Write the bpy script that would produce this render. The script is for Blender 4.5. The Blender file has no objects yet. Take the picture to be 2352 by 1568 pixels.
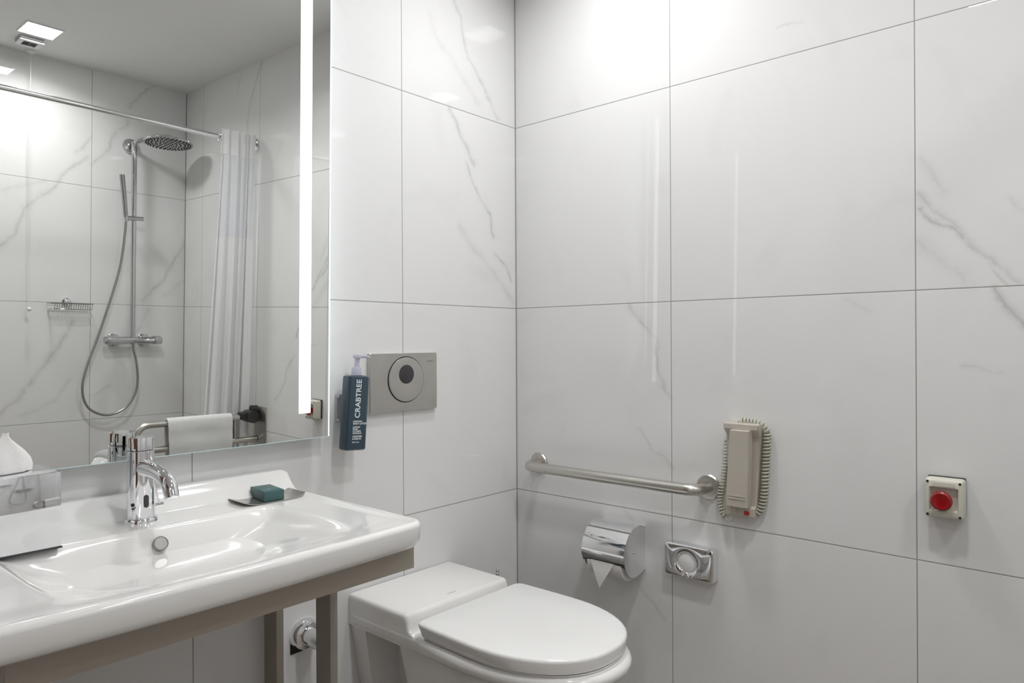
import bpy, bmesh, math, random
from mathutils import Vector, Matrix
random.seed(4)
PI = math.pi
S = bpy.context.scene
C = S.collection

# ------------------------------------------------------------------ camera
cam_d = bpy.data.cameras.new('camera')
cam = bpy.data.objects.new('camera', cam_d)
C.objects.link(cam)
cam_d.sensor_width = 36.0
cam_d.sensor_fit = 'HORIZONTAL'
cam_d.lens = 1627.56 / 2352 * 36.0
cam_d.clip_start = 0.02
Rv = Vector((0.662592, -0.748964, -0.004934))
Uv = Vector((0.003297, -0.003671, 0.999988))
Fv = Vector((0.748973, 0.662600, -0.000037))
mw = Matrix.Identity(4)
for i in range(3):
    mw[i][0] = Rv[i]; mw[i][1] = Uv[i]; mw[i][2] = -Fv[i]
mw[0][3], mw[1][3], mw[2][3] = -1.77944, -1.5552, 1.09046
cam.matrix_world = mw
S.camera = cam

# ------------------------------------------------------------------ world, exposure
w = bpy.data.worlds.new('world'); S.world = w; w.use_nodes = True
w.node_tree.nodes['Background'].inputs[0].default_value = (0.8, 0.85, 1, 1)
w.node_tree.nodes['Background'].inputs[1].default_value = 0.05
vs = S.view_settings
vs.view_transform = 'Standard'; vs.look = 'None'; vs.gamma = 1.0; vs.exposure = 0.36
vs.use_curve_mapping = False
# ceiling downlights, the last an added fill lamp: watts of the beam and the brightness of the visible diffuser
P_NEAR, P_MID, P_SHOWER, P_FILL = 4.1, 5.0, 4.0, 2.4
BEAM = math.radians(150)
DIFFUSER = 20.0
STRIP = 1.2

CEIL = 2.3975
DEP = 2.5927      # distance between mirror wall and shower wall
LEFT = -2.45      # the wall with the door

# ------------------------------------------------------------------ node helpers
def nt_new(name):
    m = bpy.data.materials.new(name); m.use_nodes = True
    nt = m.node_tree
    return m, nt, nt.nodes['Principled BSDF']

def math_n(nt, op, a, b=None, c=None, clamp=False):
    n = nt.nodes.new('ShaderNodeMath'); n.operation = op; n.use_clamp = clamp
    for i, v in enumerate((a, b, c)):
        if v is None: continue
        if isinstance(v, (int, float)): n.inputs[i].default_value = v
        else: nt.links.new(v, n.inputs[i])
    return n.outputs[0]

def mat(name, col, rough=0.5, metal=0.0, coat=0.0, noise=0.0, nscale=8.0, bump=0.0, bscale=60.0, emit=None, es=0.0, alpha=1.0, trans=0.0, sheen=0.0, spec=0.5, stretch=None, rnoise=0.0, ior=1.5):
    m, nt, p = nt_new(name)
    p.inputs['Base Color'].default_value = (*col, 1)
    p.inputs['Roughness'].default_value = rough
    p.inputs['Metallic'].default_value = metal
    p.inputs['Coat Weight'].default_value = coat
    p.inputs['Coat Roughness'].default_value = 0.03
    p.inputs['Alpha'].default_value = alpha
    p.inputs['Transmission Weight'].default_value = trans
    p.inputs['Sheen Weight'].default_value = sheen
    p.inputs['Specular IOR Level'].default_value = spec
    p.inputs['IOR'].default_value = ior
    if emit:
        p.inputs['Emission Color'].default_value = (*emit, 1)
        p.inputs['Emission Strength'].default_value = es
    tc = nt.nodes.new('ShaderNodeTexCoord')
    src = tc.outputs['Object']
    if stretch:
        mp = nt.nodes.new('ShaderNodeMapping'); mp.inputs['Scale'].default_value = stretch
        nt.links.new(src, mp.inputs['Vector']); src = mp.outputs['Vector']
    nz = nt.nodes.new('ShaderNodeTexNoise'); nz.inputs['Scale'].default_value = nscale
    nz.inputs['Detail'].default_value = 4
    nt.links.new(src, nz.inputs['Vector'])
    mx = nt.nodes.new('ShaderNodeMix'); mx.data_type = 'RGBA'
    mx.inputs[6].default_value = (*col, 1)
    mx.inputs[7].default_value = tuple(c * (1 - noise) for c in col) + (1,)
    nt.links.new(nz.outputs['Fac'], mx.inputs[0])
    nt.links.new(mx.outputs[2], p.inputs['Base Color'])
    if rnoise:
        r = math_n(nt, 'MULTIPLY_ADD', nz.outputs['Fac'], rnoise, rough - rnoise / 2)
        nt.links.new(r, p.inputs['Roughness'])
    if bump:
        n2 = nt.nodes.new('ShaderNodeTexNoise'); n2.inputs['Scale'].default_value = bscale
        nt.links.new(src, n2.inputs['Vector'])
        b = nt.nodes.new('ShaderNodeBump'); b.inputs['Strength'].default_value = bump
        b.inputs['Distance'].default_value = 0.002
        nt.links.new(n2.outputs['Fac'], b.inputs['Height'])
        nt.links.new(b.outputs['Normal'], p.inputs['Normal'])
    return m

# one marble vein: straight core from A to B in the wall plane, bent by the noise in P
def vein_group():
    g = bpy.data.node_groups.new('vein', 'ShaderNodeTree')
    I = g.interface
    I.new_socket('P', in_out='INPUT', socket_type='NodeSocketVector')
    I.new_socket('A', in_out='INPUT', socket_type='NodeSocketVector')
    I.new_socket('BA', in_out='INPUT', socket_type='NodeSocketVector')
    I.new_socket('InvLen2', in_out='INPUT', socket_type='NodeSocketFloat')
    I.new_socket('InvWidth', in_out='INPUT', socket_type='NodeSocketFloat')
    I.new_socket('Strength', in_out='INPUT', socket_type='NodeSocketFloat')
    I.new_socket('Prev', in_out='INPUT', socket_type='NodeSocketFloat')
    I.new_socket('Out', in_out='OUTPUT', socket_type='NodeSocketFloat')
    gi = g.nodes.new('NodeGroupInput'); go = g.nodes.new('NodeGroupOutput')
    L = g.links.new
    def vm(op, a, b=None):
        n = g.nodes.new('ShaderNodeVectorMath'); n.operation = op
        L(a, n.inputs[0])
        if b is not None: L(b, n.inputs[1])
        return n
    pa = vm('SUBTRACT', gi.outputs['P'], gi.outputs['A'])
    dt = vm('DOT_PRODUCT', pa.outputs[0], gi.outputs['BA'])
    t = math_n(g, 'MULTIPLY', dt.outputs['Value'], gi.outputs['InvLen2'], clamp=True)
    sc = g.nodes.new('ShaderNodeVectorMath'); sc.operation = 'SCALE'
    L(gi.outputs['BA'], sc.inputs[0]); L(t, sc.inputs['Scale'])
    dd = vm('DISTANCE', pa.outputs[0], sc.outputs[0])
    q = math_n(g, 'MULTIPLY', dd.outputs['Value'], gi.outputs['InvWidth'])
    # sharp core + soft halo
    q2 = math_n(g, 'MULTIPLY', q, q)
    core = math_n(g, 'DIVIDE', 1.0, math_n(g, 'ADD', math_n(g, 'MULTIPLY', q2, 9.0), 1.0))
    halo = math_n(g, 'DIVIDE', 0.35, math_n(g, 'ADD', math_n(g, 'MULTIPLY', math_n(g, 'MULTIPLY', q2, q2), 0.6), 1.0))
    s = math_n(g, 'MULTIPLY', math_n(g, 'ADD', math_n(g, 'MULTIPLY', core, 0.75), halo), gi.outputs['Strength'])
    L(math_n(g, 'MAXIMUM', s, gi.outputs['Prev']), go.inputs['Out'])
    return g
VG = vein_group()

def tile_mat(name, axis, joints, veins, seed, base=(0.79, 0.79, 0.785)):
    """polished marble-look tile; axis 0 -> wall in the xz plane, 1 -> wall in the yz plane"""
    m, nt, p = nt_new(name)
    L = nt.links.new
    geo = nt.nodes.new('ShaderNodeNewGeometry')
    sep = nt.nodes.new('ShaderNodeSeparateXYZ'); L(geo.outputs['Position'], sep.inputs[0])
    h = sep.outputs[axis]; z = sep.outputs[2]
    com = nt.nodes.new('ShaderNodeCombineXYZ'); L(h, com.inputs[0]); L(z, com.inputs[1]); com.inputs[2].default_value = 0
    nz = nt.nodes.new('ShaderNodeTexNoise'); nz.noise_dimensions = '4D'
    nz.inputs['W'].default_value = seed; nz.inputs['Scale'].default_value = 14; nz.inputs['Detail'].default_value = 5
    nz.inputs['Roughness'].default_value = 0.6
    L(com.outputs[0], nz.inputs['Vector'])
    off = nt.nodes.new('ShaderNodeVectorMath'); off.operation = 'MULTIPLY_ADD'
    L(nz.outputs['Color'], off.inputs[0]); off.inputs[1].default_value = (0.05, 0.05, 0)
    sub = nt.nodes.new('ShaderNodeVectorMath'); sub.operation = 'SUBTRACT'
    L(com.outputs[0], sub.inputs[0]); sub.inputs[1].default_value = (0.025, 0.025, 0)
    L(sub.outputs[0], off.inputs[2])
    P = off.outputs[0]
    prev = None
    for (a, b, c, d, wd, st) in veins:
        n = nt.nodes.new('ShaderNodeGroup'); n.node_tree = VG
        L(P, n.inputs['P'])
        n.inputs['A'].default_value = (a, b, 0)
        n.inputs['BA'].default_value = (c - a, d - b, 0)
        n.inputs['InvLen2'].default_value = 1 / max(1e-5, (c - a) ** 2 + (d - b) ** 2)
        n.inputs['InvWidth'].default_value = 1 / wd
        n.inputs['Strength'].default_value = st
        if prev is None: n.inputs['Prev'].default_value = 0
        else: L(prev, n.inputs['Prev'])
        prev = n.outputs[0]
    # patchy veins: fade in and out
    n2 = nt.nodes.new('ShaderNodeTexNoise'); n2.noise_dimensions = '4D'; n2.inputs['W'].default_value = seed + 3
    n2.inputs['Scale'].default_value = 22; n2.inputs['Detail'].default_value = 3
    L(com.outputs[0], n2.inputs['Vector'])
    fade = math_n(nt, 'MULTIPLY_ADD', n2.outputs['Fac'], 2.2, -0.35, clamp=True)
    vein = math_n(nt, 'MULTIPLY', prev, fade)
    # faint clouds
    n3 = nt.nodes.new('ShaderNodeTexNoise'); n3.noise_dimensions = '4D'; n3.inputs['W'].default_value = seed + 7
    n3.inputs['Scale'].default_value = 5; n3.inputs['Detail'].default_value = 6; n3.inputs['Distortion'].default_value = 1.0
    L(com.outputs[0], n3.inputs['Vector'])
    cloud = math_n(nt, 'MULTIPLY', math_n(nt, 'SUBTRACT', n3.outputs['Fac'], 0.56, clamp=True), 0.45)
    tot = math_n(nt, 'ADD', math_n(nt, 'MULTIPLY', vein, 0.62), cloud, clamp=True)
    mx = nt.nodes.new('ShaderNodeMix'); mx.data_type = 'RGBA'
    mx.inputs[6].default_value = (*base, 1); mx.inputs[7].default_value = (0.30, 0.305, 0.295, 1)
    L(tot, mx.inputs[0])
    # joints
    g = None
    for src, vals in ((h, joints), (z, (0.6, 1.2, 1.8))):
        for v in vals:
            d = math_n(nt, 'ABSOLUTE', math_n(nt, 'SUBTRACT', src, v))
            g = d if g is None else math_n(nt, 'MINIMUM', g, d)
    gm = math_n(nt, 'LESS_THAN', g, 0.0012)
    mx2 = nt.nodes.new('ShaderNodeMix'); mx2.data_type = 'RGBA'
    L(gm, mx2.inputs[0]); L(mx.outputs[2], mx2.inputs[6]); mx2.inputs[7].default_value = (0.33, 0.33, 0.315, 1)
    L(mx2.outputs[2], p.inputs['Base Color'])
    L(math_n(nt, 'MULTIPLY_ADD', gm, 0.6, 0.02), p.inputs['Roughness'])
    bp = nt.nodes.new('ShaderNodeBump'); bp.inputs['Distance'].default_value = 0.0006; bp.inputs['Strength'].default_value = 0.6
    L(math_n(nt, 'MULTIPLY', g, 400.0, clamp=True), bp.inputs['Height'])
    L(bp.outputs['Normal'], p.inputs['Normal'])
    p.inputs['IOR'].default_value = 1.5
    p.inputs['Specular IOR Level'].default_value = 0.45
    return m

VR= [(-1.188, 1.492, -1.22, 1.453, 0.012, 0.35), (-1.22, 1.453, -1.24, 1.412, 0.012, 0.35), (-1.196, 1.381, -1.219, 1.352, 0.006, 0.9), (-1.219, 1.352, -1.256, 1.325, 0.006, 0.9), (-1.256, 1.325, -1.274, 1.302, 0.006, 0.9), (-1.274, 1.302, -1.311, 1.268, 0.007, 0.5), (-1.311, 1.268, -1.341, 1.238, 0.007, 0.5), (-1.326, 1.233, -1.356, 1.201, 0.004, 0.5), (-1.327, 1.198, -1.341, 1.166, 0.009, 0.8), (-1.341, 1.166, -1.379, 1.129, 0.009, 0.8), (-1.379, 1.129, -1.427, 1.071, 0.009, 0.8), (-1.185, 1.303, -1.223, 1.271, 0.018, 0.3), (-1.223, 1.271, -1.272, 1.239, 0.018, 0.3), (-1.272, 1.239, -1.276, 1.209, 0.018, 0.3), (-0.438, 1.196, -0.461, 1.163, 0.008, 0.55), (-0.461, 1.163, -0.482, 1.138, 0.008, 0.55), (-0.482, 1.138, -0.521, 1.103, 0.008, 0.55), (-0.521, 1.103, -0.534, 1.007, 0.008, 0.55), (-0.534, 1.007, -0.559, 0.946, 0.008, 0.55), (-0.559, 0.946, -0.574, 0.929, 0.008, 0.55), (-0.469, 0.835, -0.516, 0.783, 0.006, 0.35), (-0.516, 0.783, -0.573, 0.734, 0.006, 0.35), (-0.871, 1.879, -0.938, 1.874, 0.003, 0.4), (-0.413, 0.6, -0.443, 0.57, 0.008, 0.3), (-0.443, 0.57, -0.475, 0.527, 0.008, 0.3), (-0.464, 0.386, -0.528, 0.326, 0.006, 0.35), (-0.528, 0.326, -0.555, 0.308, 0.006, 0.35), (-1.271, 1.029, -1.333, 1.024, 0.006, 0.3), (-1.356, 1.382, -1.386, 1.346, 0.006, 0.3), (-1.034, 1.189, -1.09, 1.156, 0.006, 0.2), (-1.765, 2.394, -1.829, 2.303, 0.01, 0.5), (-1.829, 2.303, -1.89, 2.186, 0.01, 0.5), (-1.89, 2.186, -1.908, 2.06, 0.01, 0.5), (-1.44, 0.978, -1.513, 0.903, 0.008, 0.6), (-1.513, 0.903, -1.522, 0.844, 0.008, 0.6), (-1.522, 0.844, -1.601, 0.752, 0.008, 0.6), (-1.188, 1.419, -1.276, 1.307, 0.008, 0.5), (-1.276, 1.307, -1.371, 1.211, 0.008, 0.5), (-1.962, 2.417, -2.025, 2.255, 0.012, 0.2)]
VB= [(-0.285, 2.127, -0.248, 2.086, 0.007, 0.55), (-0.248, 2.086, -0.226, 1.972, 0.007, 0.55), (-0.226, 1.972, -0.202, 1.953, 0.007, 0.55), (-0.202, 1.953, -0.153, 1.898, 0.007, 0.55), (-0.153, 1.898, -0.086, 1.809, 0.007, 0.55), (-0.382, 2.054, -0.357, 1.998, 0.012, 0.25), (-0.357, 1.998, -0.304, 1.956, 0.012, 0.25), (-0.304, 1.956, -0.231, 1.89, 0.012, 0.25), (-0.231, 1.89, -0.173, 1.837, 0.012, 0.25), (-0.3, 1.793, -0.251, 1.725, 0.009, 0.7), (-0.251, 1.725, -0.194, 1.648, 0.009, 0.7), (-0.232, 1.648, -0.195, 1.573, 0.006, 0.75), (-0.195, 1.573, -0.176, 1.535, 0.006, 0.75), (-0.176, 1.535, -0.126, 1.501, 0.006, 0.75), (-0.126, 1.501, -0.106, 1.433, 0.006, 0.75), (-0.102, 1.377, -0.054, 1.339, 0.006, 0.6), (-0.054, 1.339, -0.022, 1.291, 0.006, 0.6), (-0.256, 1.443, -0.196, 1.369, 0.014, 0.32), (-0.196, 1.369, -0.117, 1.32, 0.014, 0.32), (-0.117, 1.32, -0.016, 1.219, 0.014, 0.32), (-0.962, 0.79, -0.919, 0.768, 0.01, 0.2)]
VO= [(-0.176, 2.399, -0.238, 2.339, 0.012, 0.6), (-0.238, 2.339, -0.304, 2.253, 0.012, 0.6), (-0.307, 2.183, -0.324, 2.134, 0.012, 0.5), (-0.324, 2.134, -0.371, 2.101, 0.012, 0.5), (-0.371, 2.101, -0.397, 2.004, 0.012, 0.5), (-0.397, 2.004, -0.481, 1.91, 0.012, 0.5), (-0.484, 2.054, -0.53, 1.978, 0.012, 0.5), (-0.53, 1.978, -0.553, 1.963, 0.012, 0.5), (-0.499, 1.947, -0.607, 1.844, 0.013, 0.6), (-0.607, 1.844, -0.644, 1.773, 0.013, 0.6), (-0.644, 1.773, -0.773, 1.647, 0.013, 0.6), (-0.773, 1.647, -0.808, 1.528, 0.013, 0.6), (-0.808, 1.528, -0.894, 1.426, 0.013, 0.6), (0.003, 1.581, -0.044, 1.49, 0.012, 0.55), (-0.044, 1.49, -0.114, 1.352, 0.012, 0.55), (-0.114, 1.352, -0.228, 1.226, 0.012, 0.55), (-0.193, 1.185, -0.253, 1.06, 0.012, 0.45), (-0.253, 1.06, -0.292, 0.966, 0.012, 0.45), (0.006, 1.359, -0.113, 1.255, 0.016, 0.25), (-0.559, 1.102, -0.63, 0.97, 0.014, 0.6), (-0.63, 0.97, -0.714, 0.842, 0.014, 0.6), (-0.714, 0.842, -0.786, 0.738, 0.014, 0.6), (-0.786, 0.738, -0.891, 0.631, 0.014, 0.6), (-0.571, 0.814, -0.638, 0.707, 0.012, 0.35), (-0.638, 0.707, -0.786, 0.643, 0.012, 0.35), (-0.387, 0.772, -0.46, 0.718, 0.01, 0.35), (-0.895, 1.712, -0.773, 1.763, 0.014, 0.3), (-0.773, 1.763, -0.682, 1.799, 0.014, 0.3)]


M = {}
M['wall_right'] = tile_mat('polished marble tile right', 1, (-0.5755, -1.183, -1.783, -2.384), VR, 1.0)
M['wall_back'] = tile_mat('polished marble tile mirror wall', 0, (-0.4863, -1.0816, -1.682, -2.282), VB, 5.0)
M['wall_front'] = tile_mat('polished marble tile shower wall', 0, (-0.4804, -1.0804, -1.6804, -2.2804), VO, 9.0)
M['wall_left'] = tile_mat('polished marble tile door wall', 1, (-0.6, -1.2, -1.8, -2.4), [(-0.2, 2.0, -0.5, 1.2, 0.01, 0.5)], 13.0)
M['ceiling'] = mat('matt white ceiling paint', (0.84, 0.84, 0.83), 0.9, noise=0.02, bump=0.05)
M['grout'] = mat('grey corner sealant', (0.30, 0.30, 0.29), 0.7)
M['ceramic'] = mat('glazed white ceramic', (0.87, 0.865, 0.85), 0.09, coat=0.4)
M['seat'] = mat('white duroplast', (0.86, 0.86, 0.85), 0.16, coat=0.2)
M['chrome'] = mat('polished chrome', (0.86, 0.87, 0.89), 0.045, 1.0)
M['chrome_soft'] = mat('soft chrome', (0.80, 0.80, 0.81), 0.12, 1.0)
M['steel'] = mat('brushed stainless steel', (0.64, 0.62, 0.58), 0.30, 1.0, noise=0.12, nscale=6, rnoise=0.1)
M['plate'] = mat('worn brushed steel plate', (0.66, 0.645, 0.615), 0.34, 1.0, noise=0.25, nscale=14, rnoise=0.25)
M['mirror'] = mat('silvered mirror', (0.90, 0.915, 0.895), 0.0, 1.0)
M['mirror_edge'] = mat('lit glass edge', (0.75, 0.92, 0.93), 0.2, emit=(0.78, 0.95, 1.0), es=0.75)
M['bottom_edge'] = mat('faintly lit green glass edge', (0.45, 0.62, 0.60), 0.15, emit=(0.7, 0.95, 1.0), es=0.12)
M['strip'] = mat('frosted light strip', (0.9, 0.9, 0.9), 0.5, emit=(1.0, 0.99, 0.97), es=STRIP)
M['halo'] = mat('hidden edge led', (0.9, 0.9, 0.9), 0.5, emit=(0.85, 0.93, 1.0), es=2.5)
M['taupe'] = mat('taupe lacquered metal', (0.41, 0.36, 0.30), 0.32, noise=0.04)
M['taupe_reflect'] = mat('taupe lacquer with painted grey reflection', (0.37, 0.335, 0.285), 0.4, noise=0.08)  # greyer than the rail: the side-face reflection is put into the colour
M['dark'] = mat('dark grey plastic', (0.035, 0.034, 0.036), 0.35)
M['black'] = mat('black rubber', (0.012, 0.012, 0.012), 0.5)
M['window'] = mat('dark sensor window', (0.045, 0.042, 0.045), 0.12)
M['beige'] = mat('aged cream plastic', (0.54, 0.50, 0.44), 0.38, noise=0.06)
M['cream'] = mat('pale cream plastic', (0.66, 0.64, 0.55), 0.35, noise=0.05)
M['cord'] = mat('coiled cream cord', (0.56, 0.55, 0.45), 0.42)
M['red'] = mat('red plastic', (0.30, 0.0, 0.004), 0.3, coat=0.3)
M['red_led'] = mat('small red lamp', (0.45, 0.03, 0.015), 0.3)
M['teal'] = mat('petrol blue bottle', (0.022, 0.050, 0.074), 0.28, coat=0.4)
M['teal_box'] = mat('teal printed carton', (0.055, 0.135, 0.135), 0.45, noise=0.15, nscale=40)
M['print'] = mat('white print', (0.75, 0.80, 0.80), 0.5)
M['print_pale'] = mat('pale teal print', (0.30, 0.45, 0.46), 0.5)
M['print_grey'] = mat('grey print', (0.30, 0.30, 0.30), 0.5)
M['pump'] = mat('lilac grey clear pump', (0.56, 0.56, 0.66), 0.2, alpha=0.9)
M['paper'] = mat('soft white tissue paper', (0.86, 0.85, 0.84), 0.9, noise=0.04, bump=0.4, bscale=120)
M['towel'] = mat('white terry towel', (0.84, 0.84, 0.84), 0.95, noise=0.05, nscale=60, bump=1.0, bscale=420, sheen=0.4)
M['curtain'] = mat('white curtain fabric', (0.96, 0.96, 0.96), 0.8, bump=0.2, bscale=300)
M['sheer'] = mat('sheer white curtain fabric', (0.92, 0.92, 0.95), 0.8, alpha=0.98)
M['white'] = mat('white plastic', (0.8, 0.8, 0.8), 0.35)
M['panel'] = mat('lamp frame white', (0.8, 0.8, 0.8), 0.5)
M['vent'] = mat('grey vent metal', (0.42, 0.42, 0.42), 0.45)
M['wood'] = mat('brown wood veneer', (0.17, 0.062, 0.026), 0.35, noise=0.35, nscale=5, stretch=(6, 6, 0.5))
M['clear'] = mat('brushed metal tray', (0.55, 0.54, 0.52), 0.22, 0.9, noise=0.2, nscale=30)
M['bracket'] = mat('grey lilac plastic', (0.42, 0.40, 0.43), 0.4)
M['shower_chrome_shaded'] = mat('shower chrome with painted dark reflections', (0.62, 0.62, 0.63), 0.07, 1.0)  # base colour greyed to stand for dark reflections in the chrome
M['chrome_dark_reflect'] = mat('chrome with dark surroundings in its colour', (0.42, 0.42, 0.42), 0.12, 1.0)  # darker base colour takes the place of dim surroundings mirrored in chrome
M['overflow'] = mat('grey steel disc', (0.33, 0.325, 0.31), 0.35, 0.7)
def cloth(m, w_):
    nt = m.node_tree; p = nt.nodes['Principled BSDF']; o = nt.nodes['Material Output']
    tr = nt.nodes.new('ShaderNodeBsdfTranslucent'); tr.inputs[0].default_value = (0.9, 0.9, 0.92, 1)
    mx = nt.nodes.new('ShaderNodeMixShader'); mx.inputs[0].default_value = w_
    nt.links.new(p.outputs[0], mx.inputs[1]); nt.links.new(tr.outputs[0], mx.inputs[2]); nt.links.new(mx.outputs[0], o.inputs[0])
cloth(M['curtain'], 0.22); cloth(M['sheer'], 0.30)
M['floor'] = None
def floor_mat():
    m, nt, p = nt_new('taupe floor tile')
    tc = nt.nodes.new('ShaderNodeNewGeometry')
    br = nt.nodes.new('ShaderNodeTexBrick')
    br.offset = 0.0
    br.inputs['Scale'].default_value = 1.0
    br.inputs['Brick Width'].default_value = 0.3; br.inputs['Row Height'].default_value = 0.3
    br.inputs['Mortar Size'].default_value = 0.002
    br.inputs['Color1'].default_value = (0.27, 0.235, 0.20, 1); br.inputs['Color2'].default_value = (0.25, 0.22, 0.185, 1)
    br.inputs['Mortar'].default_value = (0.10, 0.09, 0.08, 1)
    nt.links.new(tc.outputs['Position'], br.inputs['Vector'])
    nt.links.new(br.outputs['Color'], p.inputs['Base Color'])
    p.inputs['Roughness'].default_value = 0.35
    return m
M['floor'] = floor_mat()

# ------------------------------------------------------------------ mesh helpers
def new(): return bmesh.new()

def add_box(bm, lo, hi, bev=0.0, seg=3, rot=None, piv=None):
    r = bmesh.ops.create_cube(bm, size=1.0)
    vs_ = r['verts']
    c = [(a + b) / 2 for a, b in zip(lo, hi)]; s = [abs(b - a) for a, b in zip(lo, hi)]
    for v in vs_:
        v.co = Vector((v.co.x * s[0] + c[0], v.co.y * s[1] + c[1], v.co.z * s[2] + c[2]))
    if bev > 0:
        es = {e for v in vs_ for e in v.link_edges}
        out = bmesh.ops.bevel(bm, geom=list(es), offset=bev, segments=seg, profile=0.5, affect='EDGES')
        vs_ = list({v for f in out['faces'] for v in f.verts} | {v for v in vs_ if v.is_valid})
    if rot is not None:
        bmesh.ops.rotate(bm, verts=vs_, cent=Vector(piv if piv is not None else c), matrix=rot)
    return vs_

def frame(d):
    d = d.normalized()
    a = Vector((0, 0, 1)) if abs(d.z) < 0.9 else Vector((1, 0, 0))
    x = d.cross(a).normalized(); y = d.cross(x).normalized()
    return x, y

def add_tube(bm, pts, r, n=16, caps=True):
    """tube along a polyline; r is a number or one per point"""
    P = [Vector(p) for p in pts]
    rs = r if isinstance(r, (list, tuple)) else [r] * len(P)
    rings = []
    x = None
    for i, p in enumerate(P):
        if i == 0: d = P[1] - P[0]
        elif i == len(P) - 1: d = P[-1] - P[-2]
        else: d = (P[i] - P[i - 1]).normalized() + (P[i + 1] - P[i]).normalized()
        d = d.normalized()
        if x is None: x, y = frame(d)
        else:
            x = (x - d * x.dot(d)).normalized(); y = d.cross(x).normalized()
        rings.append([bm.verts.new(p + (x * math.cos(2 * PI * k / n) + y * math.sin(2 * PI * k / n)) * rs[i]) for k in range(n)])
    for a, b in zip(rings, rings[1:]):
        for k in range(n):
            bm.faces.new((a[k], a[(k + 1) % n], b[(k + 1) % n], b[k]))
    if caps:
        bm.faces.new(rings[0][::-1]); bm.faces.new(rings[-1])
    return rings

def add_lathe(bm, prof, origin, axis=(0, 0, 1), n=32):
    """prof: (radius, distance along axis)"""
    o = Vector(origin); d = Vector(axis).normalized(); x, y = frame(d)
    rings = []
    for (r, h) in prof:
        if r < 1e-6: rings.append([bm.verts.new(o + d * h)])
        else: rings.append([bm.verts.new(o + d * h + (x * math.cos(2 * PI * k / n) + y * math.sin(2 * PI * k / n)) * r) for k in range(n)])
    for a, b in zip(rings, rings[1:]):
        if len(a) == 1 and len(b) == 1: continue
        for k in range(n):
            k2 = (k + 1) % n
            if len(a) == 1: bm.faces.new((a[0], b[k2], b[k]))
            elif len(b) == 1: bm.faces.new((a[k], a[k2], b[0]))
            else: bm.faces.new((a[k], a[k2], b[k2], b[k]))
    if len(rings[0]) > 1: bm.faces.new(rings[0][::-1])
    if len(rings[-1]) > 1: bm.faces.new(rings[-1])

def arc(cx, cy, r, a0, a1, n):
    return [(cx + r * math.cos(math.radians(a0 + (a1 - a0) * i / n)), cy + r * math.sin(math.radians(a0 + (a1 - a0) * i / n))) for i in range(n + 1)]

def add_loft(bm, loops, cap0=True, cap1=True):
    """loops: lists of 3D points, same count"""
    R = [[bm.verts.new(Vector(p)) for p in l] for l in loops]
    n = len(R[0])
    for a, b in zip(R, R[1:]):
        for k in range(n):
            bm.faces.new((a[k], a[(k + 1) % n], b[(k + 1) % n], b[k]))
    if cap0: bm.faces.new(R[0][::-1])
    if cap1: bm.faces.new(R[-1])
    return R

def smooth_path(pts, n=8):
    """Catmull-Rom through the points"""
    P = [Vector(p) for p in pts]
    P = [P[0] * 2 - P[1]] + P + [P[-1] * 2 - P[-2]]
    out = []
    for i in range(1, len(P) - 2):
        for k in range(n):
            t = k / n
            a, b, c, d = P[i - 1], P[i], P[i + 1], P[i + 2]
            out.append(0.5 * ((2 * b) + (c - a) * t + (2 * a - 5 * b + 4 * c - d) * t * t + (3 * b - a - 3 * c + d) * t ** 3))
    out.append(P[-2])
    return out

def obj(name, bm, material, parent=None, angle=38):
    """link one mesh object; vertices are given in world space"""
    bmesh.ops.remove_doubles(bm, verts=bm.verts, dist=1e-6)
    bmesh.ops.recalc_face_normals(bm, faces=bm.faces)
    if parent is not None:
        o0 = parent['_o']; bmesh.ops.translate(bm, verts=bm.verts, vec=-Vector(o0))
    else:
        mn = Vector((min(v.co.x for v in bm.verts), min(v.co.y for v in bm.verts), min(v.co.z for v in bm.verts)))
        mxx = Vector((max(v.co.x for v in bm.verts), max(v.co.y for v in bm.verts), max(v.co.z for v in bm.verts)))
        o0 = Vector(((mn.x + mxx.x) / 2, (mn.y + mxx.y) / 2, mn.z))
        bmesh.ops.translate(bm, verts=bm.verts, vec=-o0)
    me = bpy.data.meshes.new(name)
    bm.to_mesh(me); bm.free()
    for p in me.polygons: p.use_smooth = True
    me.set_sharp_from_angle(angle=math.radians(angle))
    o = bpy.data.objects.new(name, me); C.objects.link(o)
    me.materials.append(material)
    if parent is None: o.location = o0
    else:
        ORIG[o.name] = tuple(parent['_o'])
        o['_o'] = tuple(parent['_o'])
        o.parent = parent['_e'] if '_e' in parent else parent
    return o
ORIG = {}

class Thing(dict): pass

def thing(name, label, cat, loc, group=None):
    e = bpy.data.objects.new(name, None); C.objects.link(e)
    e.empty_display_size = 0.05
    e.location = loc; e['label'] = label; e['category'] = cat
    if group: e['group'] = group
    t = Thing(); t['_o'] = tuple(loc); t['_e'] = e
    return t

def sub(o):
    """use an existing part as parent of a sub-part"""
    t = Thing(); t['_o'] = tuple(o['_o']); t['_e'] = o
    return t

def tag(o, label, cat, group=None, kind=None):
    o['label'] = label; o['category'] = cat
    if group: o['group'] = group
    if kind: o['kind'] = kind
    return o

def struct(name, bm, material, parent=None):
    o = obj(name, bm, material, parent)
    if parent is None: o['kind'] = 'structure'
    return o

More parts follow.
